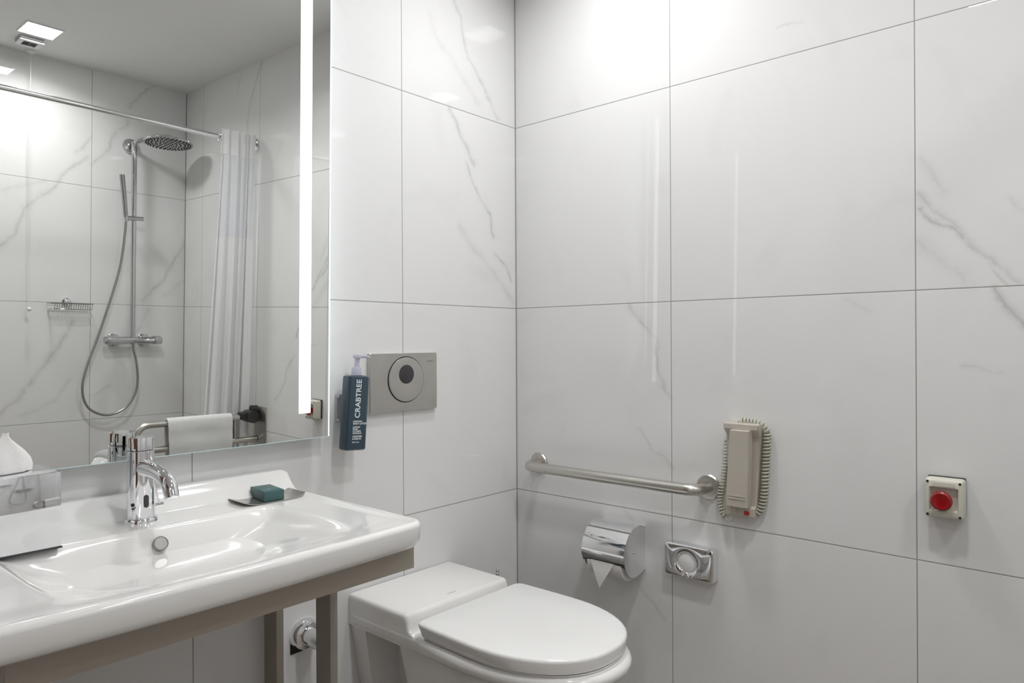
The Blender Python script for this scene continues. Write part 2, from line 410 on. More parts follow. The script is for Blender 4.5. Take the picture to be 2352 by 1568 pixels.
def text_bm(bm, body, size, mtx, depth=0.0002, align='LEFT', bold=0.0):
    cu = bpy.data.curves.new('t', 'FONT'); cu.body = body; cu.size = size
    cu.align_x = align; cu.extrude = depth; cu.offset = bold; cu.space_line = 1.0
    o = bpy.data.objects.new('t', cu); C.objects.link(o)
    dg = bpy.context.evaluated_depsgraph_get()
    me = bpy.data.meshes.new_from_object(o.evaluated_get(dg))
    me.transform(mtx)
    bm.from_mesh(me)
    bpy.data.objects.remove(o); bpy.data.curves.remove(cu); bpy.data.meshes.remove(me)
# ================================================================== ROOM SHELL
TH = 0.12
bm = new(); add_box(bm, (LEFT - TH, -DEP - TH, -TH), (TH, TH, 0)); struct('floor', bm, M['floor'])
bm = new(); add_box(bm, (LEFT - TH, -DEP - TH, CEIL), (TH, TH, CEIL + TH)); struct('ceiling', bm, M['ceiling'])
bm = new(); add_box(bm, (0, -DEP - TH, 0), (TH, TH, CEIL)); struct('wall_right', bm, M['wall_right'])
bm = new(); add_box(bm, (LEFT, 0, 0), (0, TH, CEIL)); struct('wall_back', bm, M['wall_back'])
bm = new(); add_box(bm, (LEFT, -DEP - TH, 0), (0, -DEP, CEIL)); struct('wall_front', bm, M['wall_front'])
bm = new(); add_box(bm, (LEFT - TH, -DEP - TH, 0), (LEFT, TH, CEIL)); struct('wall_left', bm, M['wall_left'])
# sealant lines in the two right hand corners
bm = new(); add_box(bm, (-0.0022, -0.0022, 0), (0, 0, CEIL)); struct('trim_1', bm, M['grout'])
bm = new(); add_box(bm, (-0.003, -DEP, 0), (0, -DEP + 0.003, CEIL)); struct('trim_2', bm, M['grout'])
# wooden door in the left wall (seen only as brown reflections in the chrome and the glaze)
dr = Thing(); 
de = bpy.data.objects.new('door_1', None); C.objects.link(de); de.location = (LEFT, -0.75, 0); de['kind'] = 'structure'
dr['_o'] = (LEFT, -0.75, 0); dr['_e'] = de
bm = new(); add_box(bm, (LEFT, -1.17, 0.003), (LEFT + 0.02, -0.33, 2.05), 0.002); obj('door_leaf', bm, M['wood'], dr)
bm = new()
add_box(bm, (LEFT, -1.24, 0.0), (LEFT + 0.03, -1.172, 2.12), 0.003)
add_box(bm, (LEFT, -0.328, 0.0), (LEFT + 0.03, -0.26, 2.12), 0.003)
add_box(bm, (LEFT, -1.172, 2.052), (LEFT + 0.03, -0.328, 2.12), 0.003)
obj('door_frame', bm, M['wood'], dr)
bm = new(); add_tube(bm, smooth_path([(LEFT + 0.018, -1.1, 1.0), (LEFT + 0.06, -1.1, 1.0), (LEFT + 0.065, -1.085, 1.0), (LEFT + 0.065, -0.98, 1.0)], 5), 0.008, 12)
obj('door_handle', bm, M['steel'], dr)

# ================================================================== CEILING FITTINGS
def ceiling_lamp(x, y, strength, label):
    t = thing('ceiling_light', label, 'ceiling light', (x, y, CEIL), 'square recessed ceiling lights')
    bm = new(); w2, h2 = 0.066, 0.074
    add_box(bm, (x - w2, y - h2, CEIL - 0.003), (x + w2, y + h2, CEIL - 0.0005))
    m = mat('lamp diffuser', (0.9, 0.9, 0.9), 0.5, emit=(0.985, 0.985, 0.985), es=DIFFUSER)
    obj('diffuser', bm, m, t)
    ld = bpy.data.lights.new('beam', 'AREA'); ld.shape = 'RECTANGLE'; ld.size = 2 * w2; ld.size_y = 2 * h2
    ld.energy = strength; ld.spread = BEAM; ld.color = (0.985, 0.985, 0.985)
    lo_ = bpy.data.objects.new('beam', ld); C.objects.link(lo_); lo_.parent = t['_e']; lo_.location = (0, 0, -0.0035)
    bm = new(); f = 0.006
    for lo, hi in (((x - w2 - f, y - h2 - f), (x + w2 + f, y - h2)), ((x - w2 - f, y + h2), (x + w2 + f, y + h2 + f)),
                   ((x - w2 - f, y - h2), (x - w2, y + h2)), ((x + w2, y - h2), (x + w2 + f, y + h2))):
        add_box(bm, (lo[0], lo[1], CEIL - 0.005), (hi[0], hi[1], CEIL - 0.0002))
    obj('lamp_frame', bm, M['panel'], t)
ceiling_lamp(-0.808, -2.222, P_SHOWER, 'square recessed ceiling light over the shower, seen whole in the mirror above the vent')
ceiling_lamp(-0.815, -1.225, P_MID, 'square recessed ceiling light in the middle of the bathroom, glinting on the tiles')
ceiling_lamp(-0.405, -0.52, P_NEAR, 'square recessed ceiling light above the toilet, lighting the corner beside the mirror')
ceiling_lamp(-2.05, -1.80, P_FILL, 'added fill light built as a recessed ceiling light near the wooden door, out of view')  # unseen lamp added to lift the overall light

t = thing('ceiling_vent', 'small square grey extractor vent on the ceiling beside the shower light', 'vent', (-0.807, -2.388, CEIL))
x0, x1, y0, y1 = -0.853, -0.762, -2.436, -2.342
bm = new(); add_box(bm, (x0, y0, CEIL - 0.012), (x1, y1, CEIL), 0.002); obj('vent_housing', bm, M['vent'], t)
bm = new()
f = 0.018
for lo, hi in (((x0 - .002, y0 - .002), (x1 + .002, y0 + f)), ((x0 - .002, y1 - f), (x1 + .002, y1 + .002)), ((x0 - .002, y0 + f), (x0 + f, y1 - f)), ((x1 - f, y0 + f), (x1 + .002, y1 - f))):
    add_box(bm, (lo[0], lo[1], CEIL - 0.022), (hi[0], hi[1], CEIL - 0.016), 0.001)
obj('vent_frame', bm, M['panel'], t)
bm = new()
for k in range(5):
    yy = y0 + f + 0.006 + k * 0.0115
    add_box(bm, (x0 + f, yy - 0.003, CEIL - 0.019), (x1 - f, yy + 0.003, CEIL - 0.0125))
add_box(bm, (-0.811, y0 + f, CEIL - 0.02), (-0.804, y1 - f, CEIL - 0.0125))
obj('vent_grille', bm, M['dark'], t)

t = thing('pull_cord', 'thin white emergency pull cord hanging from the shower ceiling with a white ball', 'pull cord', (-0.764, -2.537, CEIL))
bm = new(); add_lathe(bm, [(0.0, 0), (0.02, 0), (0.02, -0.010), (0.008, -0.016), (0, -0.016)][::-1], (-0.764, -2.537, CEIL), (0, 0, 1), 24); obj('cord_rose', bm, M['white'], t)
bm = new(); add_tube(bm, [(-0.764, -2.537, CEIL - 0.014), (-0.764, -2.537, 1.163)], 0.0016, 8); obj('cord', bm, M['white'], t)
bm = new(); bmesh.ops.create_uvsphere(bm, u_segments=20, v_segments=12, radius=0.010, matrix=Matrix.Translation((-0.764, -2.537, 1.163))); obj('ball', bm, M['white'], t)

# ================================================================== LIGHTED MIRROR (tilted forward by one degree)
MX0, MX1, MZ0, MZ1 = -1.672, -0.760, 0.857, 2.08
MYB = -0.0392
TILT = math.radians(1.085)
t = thing('wall_mirror', 'large frameless wall mirror with upright light strips above the washbasin', 'mirror', ((MX0 + MX1) / 2, MYB, MZ0))
def tilt(bm):
    # top leans into the room
    bmesh.ops.rotate(bm, verts=bm.verts, cent=(0, MYB, MZ0), matrix=Matrix.Rotation(TILT, 3, 'X'))
    return bm
yaw_m = math.radians(-0.083)
bm = new(); add_box(bm, (MX0, MYB, MZ0), (MX1, MYB + 0.004, MZ1)); tilt(bm); glass = obj('mirror_glass', bm, M['mirror'], t)
for nm, xa in (('light_strip', -0.8425), ('light_strip', MX0 + (MX1 + 0.8425) )):
    xx0 = xa if xa > -1.2 else MX0 + (MX1 - (-0.811))
    bm = new(); add_box(bm, (xx0, MYB - 0.0006, 0.919), (xx0 + 0.0315, MYB + 0.0002, MZ1 - 0.06)); tilt(bm); obj(nm, bm, M['strip'], t)
bm = new()
add_box(bm, (MX1, MYB - 0.0002, MZ0), (MX1 + 0.0032, MYB + 0.004, MZ1))
tilt(bm); obj('glass_edge', bm, M['mirror_edge'], t)
bm = new(); add_box(bm, (MX0 - 0.0032, MYB - 0.0002, MZ0), (MX0, MYB + 0.004, MZ1)); tilt(bm); obj('glass_edge', bm, M['mirror_edge'], t)
bm = new(); add_box(bm, (MX0 - 0.0032, MYB - 0.0002, MZ0 - 0.0014), (MX1 + 0.0032, MYB + 0.004, MZ0)); tilt(bm); obj('bottom_edge', bm, M['bottom_edge'], t)
bm = new(); add_box(bm, (MX0 + 0.03, MYB + 0.0045, MZ0 + 0.03), (MX1 - 0.03, MYB + 0.026, MZ1 - 0.03)); tilt(bm)
add_box(bm, (MX0 + 0.1, MYB + 0.02, 1.1), (MX1 - 0.1, 0.0, 1.16)); add_box(bm, (MX0 + 0.1, MYB + 0.0, 1.9), (MX1 - 0.1, 0.0, 1.96))
obj('mirror_backing', bm, M['panel'], t)
bm = new(); add_box(bm, (MX1 - 0.03, MYB + 0.008, MZ0 + 0.12), (MX1 - 0.027, MYB + 0.022, MZ1 - 0.05)); tilt(bm); obj('edge_light', bm, M['halo'], t)

# ================================================================== WASHBASIN
def sst(a, b, x):
    t_ = min(1, max(0, (x - a) / (b - a))); return t_ * t_ * (3 - 2 * t_)
BX0, BX1, BY0, BY1, BZ, BB = -1.592, -0.866, -0.528, 0.0, 0.748, 0.6965
BC = (BX0 + BX1) / 2
def basin_h(x, y):
    z = BZ
    # raised back ledge with a concave foot
    if y > -0.086:
        s_ = (y + 0.086) / 0.058
        z += 0.040 * (min(1.0, s_) ** 2.0 if s_ < 1 else 1.0)
    # recessed platform inside a flat border
    e = min(x - BX0, BX1 - x)
    eb = -0.084 - y
    z -= 0.0050 * sst(0.014, 0.036, min(e, eb + 0.044)) * sst(0.0, 0.085, y - BY0 - 0.010)
    # bowl with V-shaped long section and steep back wall
    u = math.hypot(x - BC, 0.012) / 0.255
    if u < 1:
        fx = (1 - u) ** 0.74 * sst(0, 0.14, 1 - u) ** 0.6
        by = -0.152 - 0.012 * (1 - u)
        wy = sst(0, 0.042, by - y) * sst(0, 0.27, y - BY0 - 0.008)
        z -= 0.096 * fx * wy
    return z
def edge_round(e, r):
    return 0 if e >= r else r - math.sqrt(max(0, r * r - (r - e) ** 2))
NX, NY = 150, 110
RC = 0.034
def basin_pt(i, j):
    # denser towards the edges
    v = j / NY; v = 0.5 - 0.5 * math.cos(PI * v)
    y = BY0 + (BY1 - BY0) * v
    ins = 0.0
    d = y - BY0
    if d < RC: ins = RC - math.sqrt(max(0, RC * RC - (RC - d) ** 2))
    a = i / NX; a = 0.5 - 0.5 * math.cos(PI * a)
    xa, xb = BX0 + ins, BX1 - ins
    # the raised ledge is a little shorter than the slab
    x = xa + (xb - xa) * a
    # the front edge bows out a little in the middle
    y -= 0.014 * (1 - ((x - BC) / 0.363) ** 2) * sst(-0.20, BY0, y)
    return x, y
def edist(x, y):
    # distance to rounded front outline (back edge not rounded)
    qx = max(abs(x - BC) - ((BX1 - BX0) / 2 - RC), 0); qy = max((BY0 + RC) - y, 0)
    return RC - math.hypot(qx, qy) if (qx > 0 or qy > 0) else RC
t = thing('washbasin', 'wide white ceramic washbasin with a raised back ledge under the mirror', 'washbasin', (BC, -0.2, BB))
bm = new(); top = []
for i in range(NX + 1):
    row = []
    for j in range(NY + 1):
        x, y = basin_pt(i, j)
        y_flat = BY0 + (BY1 - BY0) * (0.5 - 0.5 * math.cos(PI * j / NY))
        z = basin_h(x, y_flat)
        e = edist(x, y_flat)
        z -= edge_round(max(0, e), 0.0105)
        if y > -0.03 and z > BZ + 0.02:
            z -= edge_round(min(x - BX0, BX1 - x), 0.02) * 0.8
            z -= edge_round(max(0, -y), 0.004)
        row.append(bm.verts.new((x, y, z)))
    top.append(row)
for i in range(NX):
    for j in range(NY):
        bm.faces.new((top[i][j], top[i + 1][j], top[i + 1][j + 1], top[i][j + 1]))
loop = [top[i][0] for i in range(NX + 1)] + [top[NX][j] for j in range(1, NY + 1)] + [top[i][NY] for i in range(NX - 1, -1, -1)] + [top[0][j] for j in range(NY - 1, 0, -1)]
cen = Vector((BC, -0.2, 0))
def ring(z, ins):
    r = []
    for v in loop:
        d = Vector((v.co.x - BC, v.co.y + 0.2, 0)); sx = 1 - ins / 0.38; sy = 1 - ins / 0.285
        yy = -0.2 + d.y * sy
        if v.co.y > -0.001: yy = 0
        r.append(bm.verts.new((BC + d.x * sx, yy, z)))
    return r
prev = loop
for z, ins in ((0.730, 0.0), (0.712, 0.0012), (0.704, 0.004), (0.6990, 0.009), (0.6968, 0.016), (0.6965, 0.022)):
    rg = ring(z, ins)
    n = len(loop)
    for k in range(n):
        bm.faces.new((prev[k], prev[(k + 1) % n], rg[(k + 1) % n], rg[k]))
    prev = rg
# bottom shell: same grid, lowered
inner = ring(0.6965, 0.06)
n = len(loop)
for k in range(n): bm.faces.new((prev[k], prev[(k + 1) % n], inner[(k + 1) % n], inner[k]))
bm.faces.new(inner)
basin = obj('basin', bm, M['ceramic'], t, 60)
# underside of the bowl
bm = new(); loops = []
for (z, sx, sy) in ((0.698, 0.25, 0.165), (0.67, 0.235, 0.16), (0.645, 0.17, 0.14), (0.630, 0.06, 0.06)):
    loops.append([(BC + sx * math.cos(a) * (1 if abs(math.cos(a)) < 2 else 1), -0.315 + sy * math.sin(a), z) for a in [2 * PI * k / 48 for k in range(48)]])
add_loft(bm, loops); obj('bowl_underside', bm, M['ceramic'], t)
# overflow hole
bm = new(); ov = Vector((-1.2235, -0.1845, 0.7165)); on = Vector((0, -0.86, 0.5)).normalized()
add_lathe(bm, [(0.0, 0.0008), (0.0115, 0.0008), (0.0128, 0.0022), (0.0135, 0.0010), (0.0135, -0.006), (0, -0.006)], ov, on, 28); obj('overflow_cap', bm, M['overflow'], t)
bm = new(); dz = basin_h(-1.226, -0.235)
add_lathe(bm, [(0, 0.006), (0.022, 0.005), (0.026, 0.002), (0.031, 0.001), (0.031, -0.004), (0, -0.004)], (-1.226, -0.235, dz + 0.001), (0, 0, 1), 32); obj('drain_plug', bm, M['chrome'], t)

# ---- taupe console frame under the basin
t = thing('washbasin_console', 'taupe metal console frame with slim posts carrying the washbasin', 'console', (BC, -0.25, 0.0))
AX0, AX1 = -1.537, -0.8675
bm = new()
add_box(bm, (AX0, -0.490, 0.6480), (AX1, -0.470, 0.6962), 0.0015, 2)
obj('front_rail', bm, M['taupe'], t)
bm = new(); add_box(bm, (AX0 + 0.0, -0.470, 0.6480), (AX0 + 0.018, -0.002, 0.6962), 0.0012, 2); obj('side_rail', bm, M['taupe'], t)
bm = new(); add_box(bm, (AX1 - 0.018, -0.470, 0.6480), (AX1, -0.002, 0.6962), 0.0012, 2); obj('side_rail', bm, M['taupe'], t)
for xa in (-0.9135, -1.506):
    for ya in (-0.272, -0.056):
        bm = new(); add_box(bm, (xa, ya, 0.0), (xa + 0.0185, ya + 0.054, 0.6960), 0.001, 2); obj('leg', bm, M['taupe_reflect'], t)

# ---- faucet
FX, FY = -1.2220, -0.0890
fz = basin_h(FX, FY)
t = thing('faucet', 'chrome sensor basin faucet with a short curved spout on the washbasin', 'faucet', (FX, FY, fz))
bm = new(); add_lathe(bm, [(0, -0.003), (0.0305, -0.003), (0.0305, 0.004), (0.028, 0.0075), (0.0, 0.0075)], (FX, FY, fz), (0, 0, 1), 48); obj('base_ring', bm, M['chrome'], t)
bm = new(); add_lathe(bm, [(0.0, 0.006), (0.0255, 0.006), (0.0252, 0.04), (0.0245, 0.09), (0.0243, 0.1365), (0.0225, 0.1375), (0.0225, 0.1385), (0, 0.1385)], (FX, FY, fz), (0, 0, 1), 64); body_o = obj('faucet_body', bm, M['chrome'], t)
bm = new(); add_lathe(bm, [(0.0, 0.139), (0.0225, 0.139), (0.0243, 0.1402), (0.0243, 0.1625), (0.0238, 0.164), (0.0, 0.164)], (FX, FY, fz), (0, 0, 1), 64); obj('handle_cap', bm, M['chrome'], t)
sp = smooth_path([(FX, FY - 0.008, fz + 0.106), (FX, FY - 0.04, fz + 0.1065), (FX, FY - 0.078, fz + 0.1045), (FX, FY - 0.112, fz + 0.097), (FX, FY - 0.131, fz + 0.084), (FX, FY - 0.141, fz + 0.066)], 6)
bm = new(); add_tube(bm, sp, [0.0165 - 0.0032 * min(1, i / 14) for i in range(len(sp))], 32); spout = obj('spout', bm, M['chrome'], t)
dirn = (Vector(sp[-1]) - Vector(sp[-2])).normalized()
bm = new(); add_lathe(bm, [(0, 0), (0.0118, 0.0), (0.0118, 0.002), (0.0, 0.002)], sp[-1], dirn, 24); obj('aerator', bm, M['chrome_soft'], sub(spout))
# dark oval sensor window and round screw on the body, wrapped on the cylinder
def on_body(a, z, r=0.0256):
    return Vector((FX + r * math.sin(a), FY - r * math.cos(a), fz + z))
bm = new(); pts = []
for k in range(28):
    th = 2 * PI * k / 28; cz = 0.0075 if math.sin(th) >= 0 else -0.0075
    pts.append((0.0048 * math.cos(th), 0.0415 + cz + 0.0048 * math.sin(th)))
a0 = 0.0
add_loft(bm, [[on_body(a0 + px / 0.0255, pz, 0.0250) for px, pz in pts], [on_body(a0 + px / 0.0255, pz, 0.0258) for px, pz in pts]]); obj('sensor_window', bm, M['window'], t)
bm = new(); add_lathe(bm, [(0, 0), (0.0036, 0), (0.0036, 0.0012), (0.002, 0.0012), (0.002, 0.0004), (0, 0.0004)], on_body(-0.95, 0.036, 0.0251), (math.sin(-0.95), -math.cos(-0.95), 0), 20); obj('screw', bm, M['dark'], t)
bm = new(); add_tube(bm, [(FX + 0.02, FY - 0.004, fz + 0.026), (FX + 0.040, FY - 0.004, fz + 0.0265)], 0.0042, 16)
add_tube(bm, [(FX + 0.0245, FY - 0.002, fz + 0.075), (FX + 0.029, FY - 0.003, fz + 0.045), (FX + 0.033, FY - 0.004, fz + 0.028)], 0.0018, 10)
obj('mixing_lever', bm, M['chrome'], t)

# ---- tissue box cover
bz = basin_h(-1.45, -0.10) + 0.0007
TB = (-1.634, -1.3850, -0.1800, -0.0620, bz, bz + 0.1290)
t = thing('tissue_box', 'mirror polished chrome tissue box cover on the left end of the washbasin', 'tissue box', ((TB[0] + TB[1]) / 2, -0.11, bz))
bm = new(); add_box(bm, (TB[0], TB[2], TB[4] + 0.002), (TB[1], TB[3], TB[5]), 0.0012, 2); obj('box_cover', bm, M['chrome'], t)
bm = new(); add_box(bm, (TB[0] - 0.001, TB[2] - 0.001, TB[4]), (TB[1] + 0.001, TB[3] + 0.001, TB[4] + 0.0026)); obj('box_foot', bm, M['dark'], t)
bm = new(); tx, ty = -1.477, -0.121
add_loft(bm, [[(tx + 0.06 * math.cos(a), ty + 0.032 * math.sin(a), TB[5] + h_) for a in [2 * PI * k / 32 for k in range(32)]] for h_ in (-0.001, 0.0006)]); obj('slot', bm, M['dark'], t)
# the tissue: a folded peak
bm = new(); loops = []
base_z = TB[5] + 0.0007
prof = [(0, 0.050), (0.010, 0.0475), (0.022, 0.0415), (0.034, 0.0325), (0.045, 0.0215), (0.054, 0.0115), (0.060, 0.0065), (0.066, 0.0050)]
for (h_, r_) in prof:
    l = []
    for k in range(40):
        a = 2 * PI * k / 40
        w_ = 1 + 0.10 * math.sin(3 * a + 6 * h_ * 10) + 0.05 * math.sin(7 * a)
        l.append((tx + 0.012 + r_ * math.cos(a) * w_ + 0.22 * h_, ty + r_ * 0.42 * math.sin(a) * w_, base_z + h_ + 0.002 * math.sin(5 * a) * (h_ / 0.08)))
    loops.append(l)
add_loft(bm, loops, cap0=False)
tag(obj('paper_tissue', bm, M['paper'], None, 70), 'white paper tissue pulled up into a peak from the chrome box', 'tissue')

# ---- soap dish and soap carton
dz_ = BZ - 0.0048
bm = new(); prof = []
sx0, sx1, sy0, sy1 = -1.034, -0.887, -0.147, -0.058
NXs, NYs = 24, 12
grid = [[None] * (NYs + 1) for _ in range(NXs + 1)]
def dish_z(a, b):
    ea = abs(a - 0.5) * 2
    return 0.0022 + 0.0065 * max(0, (ea - 0.62) / 0.38) ** 1.6
lay = []
for off_ in (0.0, 0.0016):
    g_ = [[bm.verts.new((sx0 + (sx1 - sx0) * i / NXs, sy0 + (sy1 - sy0) * j / NYs - 0.010 * (abs(i / NXs - 0.5) * 2) ** 6 * (0.5 - j / NYs) * -2, dz_ + dish_z(i / NXs, j / NYs) - 0.0016 + off_)) for j in range(NYs + 1)] for i in range(NXs + 1)]
    lay.append(g_)
    for i in range(NXs):
        for j in range(NYs): bm.faces.new((g_[i][j], g_[i + 1][j], g_[i + 1][j + 1], g_[i][j + 1]))
def border(g_): return [g_[i][0] for i in range(NXs + 1)] + [g_[NXs][j] for j in range(1, NYs + 1)] + [g_[i][NYs] for i in range(NXs - 1, -1, -1)] + [g_[0][j] for j in range(NYs - 1, 0, -1)]
b0, b1 = border(lay[0]), border(lay[1])
for k in range(len(b0)): bm.faces.new((b0[k], b0[(k + 1) % len(b0)], b1[(k + 1) % len(b1)], b1[k]))
# four little feet
for fx_, fy_ in ((-0.995, -0.13), (-0.925, -0.13), (-0.995, -0.075), (-0.925, -0.075)):
    add_lathe(bm, [(0, -0.0002), (0.004, -0.0002), (0.004, 0.0012), (0, 0.0012)], (fx_, fy_, dz_), (0, 0, 1), 12)
tag(obj('soap_dish', bm, M['clear'], None), 'shallow curved metal soap dish on the right end of the washbasin', 'soap dish')
sz = dz_ + 0.0028
rot_s = Matrix.Rotation(math.radians(-7), 3, 'Z')
piv_s = (-0.960, -0.100, 0)
bz_s = 0.021
t = thing('soap_carton', 'small teal soap carton with pale print lying on the metal soap dish', 'soap box', (-0.960, -0.100, sz))
bm = new(); add_box(bm, (-0.9825, -0.139, sz), (-0.9375, -0.061, sz + bz_s), 0.0006, 2, rot_s, piv_s); obj('carton', bm, M['teal_box'], t)
bm = new()
for ln, (txt, size_) in enumerate((('CRABTREE', 0.0072), ('& EVELYN', 0.0072), ('SAVON', 0.0045))):
    mt = Matrix.Translation((-0.960, -0.100, sz + bz_s + 0.0001)) @ Matrix.Rotation(math.radians(-7), 4, 'Z') @ Matrix.Translation((-0.0185, -0.012 - ln * 0.0085, 0))
    text_bm(bm, txt, size_, mt)
obj('print', bm, M['print_pale'], t)

# ================================================================== THINGS ON THE MIRROR WALL
# lotion bottle in its bracket, leaning a few degrees
BCX, BYc = -0.6915, -0.052
t = thing('wall_bracket', 'small grey metal bracket on the wall behind the blue lotion bottle', 'bracket', (-0.70, 0, 0.92))
bm = new(); add_box(bm, (-0.713, -0.008, 0.884), (-0.671, 0, 0.957), 0.002); obj('back_plate', bm, M['bracket'], t)
bm = new()
bm.free()
for z_ in (0.890, 0.951):
    bm = new(); add_tube(bm, [(-0.710, -0.006, z_), (-0.710, -0.020, z_)], 0.004, 12); obj('peg', bm, M['bracket'], t)
t = thing('lotion_bottle', 'dark blue pump bottle of body lotion held beside the flush plate', 'lotion bottle', (BCX - 0.006, BYc, 0.817))
ob = 0.817; bw, bd, cr = 0.0315, 0.0205, 0.012
def rr_loop(hw, hd, r, z, n=8):
    l = []
    for (sx_, sy_, a0_) in ((1, 1, 0), (-1, 1, 90), (-1, -1, 180), (1, -1, 270)):
        for k in range(n + 1):
            a = math.radians(a0_ + 90 * k / n)
            l.append((BCX - 0.006 + sx_ * (hw - r) + r * math.cos(a), BYc + sy_ * (hd - r) + r * math.sin(a), z))
    return l
bm = new()
add_loft(bm, [rr_loop(bw - 0.003, bd - 0.003, cr - 0.002, ob), rr_loop(bw, bd, cr, ob + 0.003), rr_loop(bw, bd, cr, ob + 0.182),
              rr_loop(bw - 0.001, bd - 0.001, cr - 0.001, ob + 0.186), rr_loop(bw - 0.006, bd - 0.006, cr - 0.004, ob + 0.1885), rr_loop(0.0150, 0.0135, 0.012, ob + 0.190)])
obj('bottle', bm, M['teal'], t)
ccx = BCX - 0.006
bm = new(); add_lathe(bm, [(0, 0.189), (0.0135, 0.189), (0.0135, 0.1905), (0.0125, 0.191), (0.0125, 0.207), (0.0110, 0.210), (0, 0.210)], (ccx, BYc, ob), (0, 0, 1), 28); obj('pump_collar', bm, M['pump'], t)
bm = new(); add_lathe(bm, [(0, 0.209), (0.0072, 0.209), (0.0062, 0.222), (0.0068, 0.232), (0.0105, 0.2335), (0.0115, 0.238), (0.0095, 0.2425), (0, 0.2435)], (ccx, BYc, ob), (0, 0, 1), 24)
add_tube(bm, [(ccx + 0.004, BYc - 0.002, ob + 0.238), (ccx + 0.020, BYc - 0.008, ob + 0.2385), (ccx + 0.031, BYc - 0.012, ob + 0.236)], [0.0050, 0.0036, 0.0028], 12)
obj('pump_head', bm, M['pump'], t)
Rxz = Matrix.Rotation(PI / 2, 4, 'X')
fy = BYc - bd - 0.0002
bm = new()
mt = Matrix.Translation((ccx + 0.0025, fy, ob + 0.0815)) @ Matrix.Rotation(PI / 2, 4, 'X') @ Matrix.Rotation(PI / 2, 4, 'Z')
text_bm(bm, 'CRABTREE', 0.0215, mt @ Matrix.Scale(0.96, 4, (1, 0, 0)), bold=0.0003)
obj('brand_print', bm, M['print'], t)
bm = new()
rows = [('HYDRATING', 0.0050, 0.0590), ('BODY LOTION', 0.0068, 0.0528), ('LOTION', 0.0060, 0.0440), ('POUR', 0.0060, 0.0388), ('LE CORPS', 0.0060, 0.0336), ('HYDRATANTE', 0.0044, 0.0290),
        ('CRABTREE', 0.0064, 0.0205), ('& EVELYN', 0.0064, 0.0145), ('300 ml  10 fl oz', 0.0036, 0.0070)]
for txt, size_, zz in rows:
    mt = Matrix.Translation((ccx - 0.0165, fy, ob + zz + 0.0125)) @ Rxz
    text_bm(bm, txt, size_, mt @ Matrix.Scale(0.95, 4, (1, 0, 0)), bold=0.00015)
obj('small_print', bm, M['print'], t)
t['_e'].rotation_euler = (0, math.radians(4.2), 0)

# flush plate
t = thing('flush_plate', 'brushed steel sensor flush plate with a round button on the wall above the toilet', 'flush plate', (-0.490, 0, 0.897))
def plate_loop(y, ins):
    x0_, x1_, z0_, z1_ = -0.6115 + ins, -0.3690 - ins, 0.897 + ins, 1.0595 - ins; l = []; r = 0.004
    for (cx_, cz_, a0_) in ((x1_ - r, z1_ - r, 0), (x0_ + r, z1_ - r, 90), (x0_ + r, z0_ + r, 180), (x1_ - r, z0_ + r, 270)):
        for k in range(5):
            a = math.radians(a0_ + 22.5 * k); l.append((cx_ + r * math.cos(a), y, cz_ + r * math.sin(a)))
    return l
bm = new(); add_loft(bm, [plate_loop(0, 0), plate_loop(-0.0115, 0.0), plate_loop(-0.0130, 0.0012)]); obj('plate', bm, M['plate'], t)
fc = (-0.4865, -0.013, 0.9855)
bm = new(); add_lathe(bm, [(0, 0.0002), (0.0648, 0.0002), (0.0648, 0.0009), (0, 0.0009)], fc, (0, -1, 0), 72); obj('button_gap', bm, M['black'], t)
bm = new(); add_lathe(bm, [(0, 0.0008), (0.0628, 0.0008), (0.0622, 0.0032), (0.058, 0.0040), (0.040, 0.0028), (0.0, 0.0022)], fc, (0, -1, 0), 72); bt = obj('button', bm, M['plate'], t)
bm = new(); add_lathe(bm, [(0, 0.0022), (0.0265, 0.0026), (0.0265, 0.0034), (0.025, 0.0038), (0, 0.0038)], (-0.4865, -0.013, 1.000), (0, -1, 0), 48); obj('sensor_window', bm, M['window'], sub(bt))
bm = new(); text_bm(bm, 'GEBERIT', 0.0072, Matrix.Translation((-0.4090, -0.0133, 1.0325)) @ Rxz, depth=0.0001, bold=0.0001); obj('plate_logo', bm, M['print_grey'], t)

# chrome wall outlet below the basin
t = thing('drain_pipe', 'chrome waste pipe stub with round wall flange behind the console post', 'pipe', (-0.808, 0, 0.37))
bm = new(); add_lathe(bm, [(0, 0), (0.0385, 0), (0.0385, 0.008), (0.032, 0.020), (0.0225, 0.024), (0, 0.024)], (-0.808, 0, 0.370), (0, -1, 0), 40); obj('wall_flange', bm, M['chrome'], t)
bm = new(); add_tube(bm, [(-0.808, -0.02, 0.370), (-0.808, -0.094, 0.370)], 0.0215, 32); obj('pipe', bm, M['chrome_soft'], t)
bm = new(); add_box(bm, (-0.845, -0.0022, 0.328), (-0.812, -0.0004, 0.352)); obj('cutout_shade', bm, M['black'], t)  # thin black sheet on the wall, painted shadow of a gap

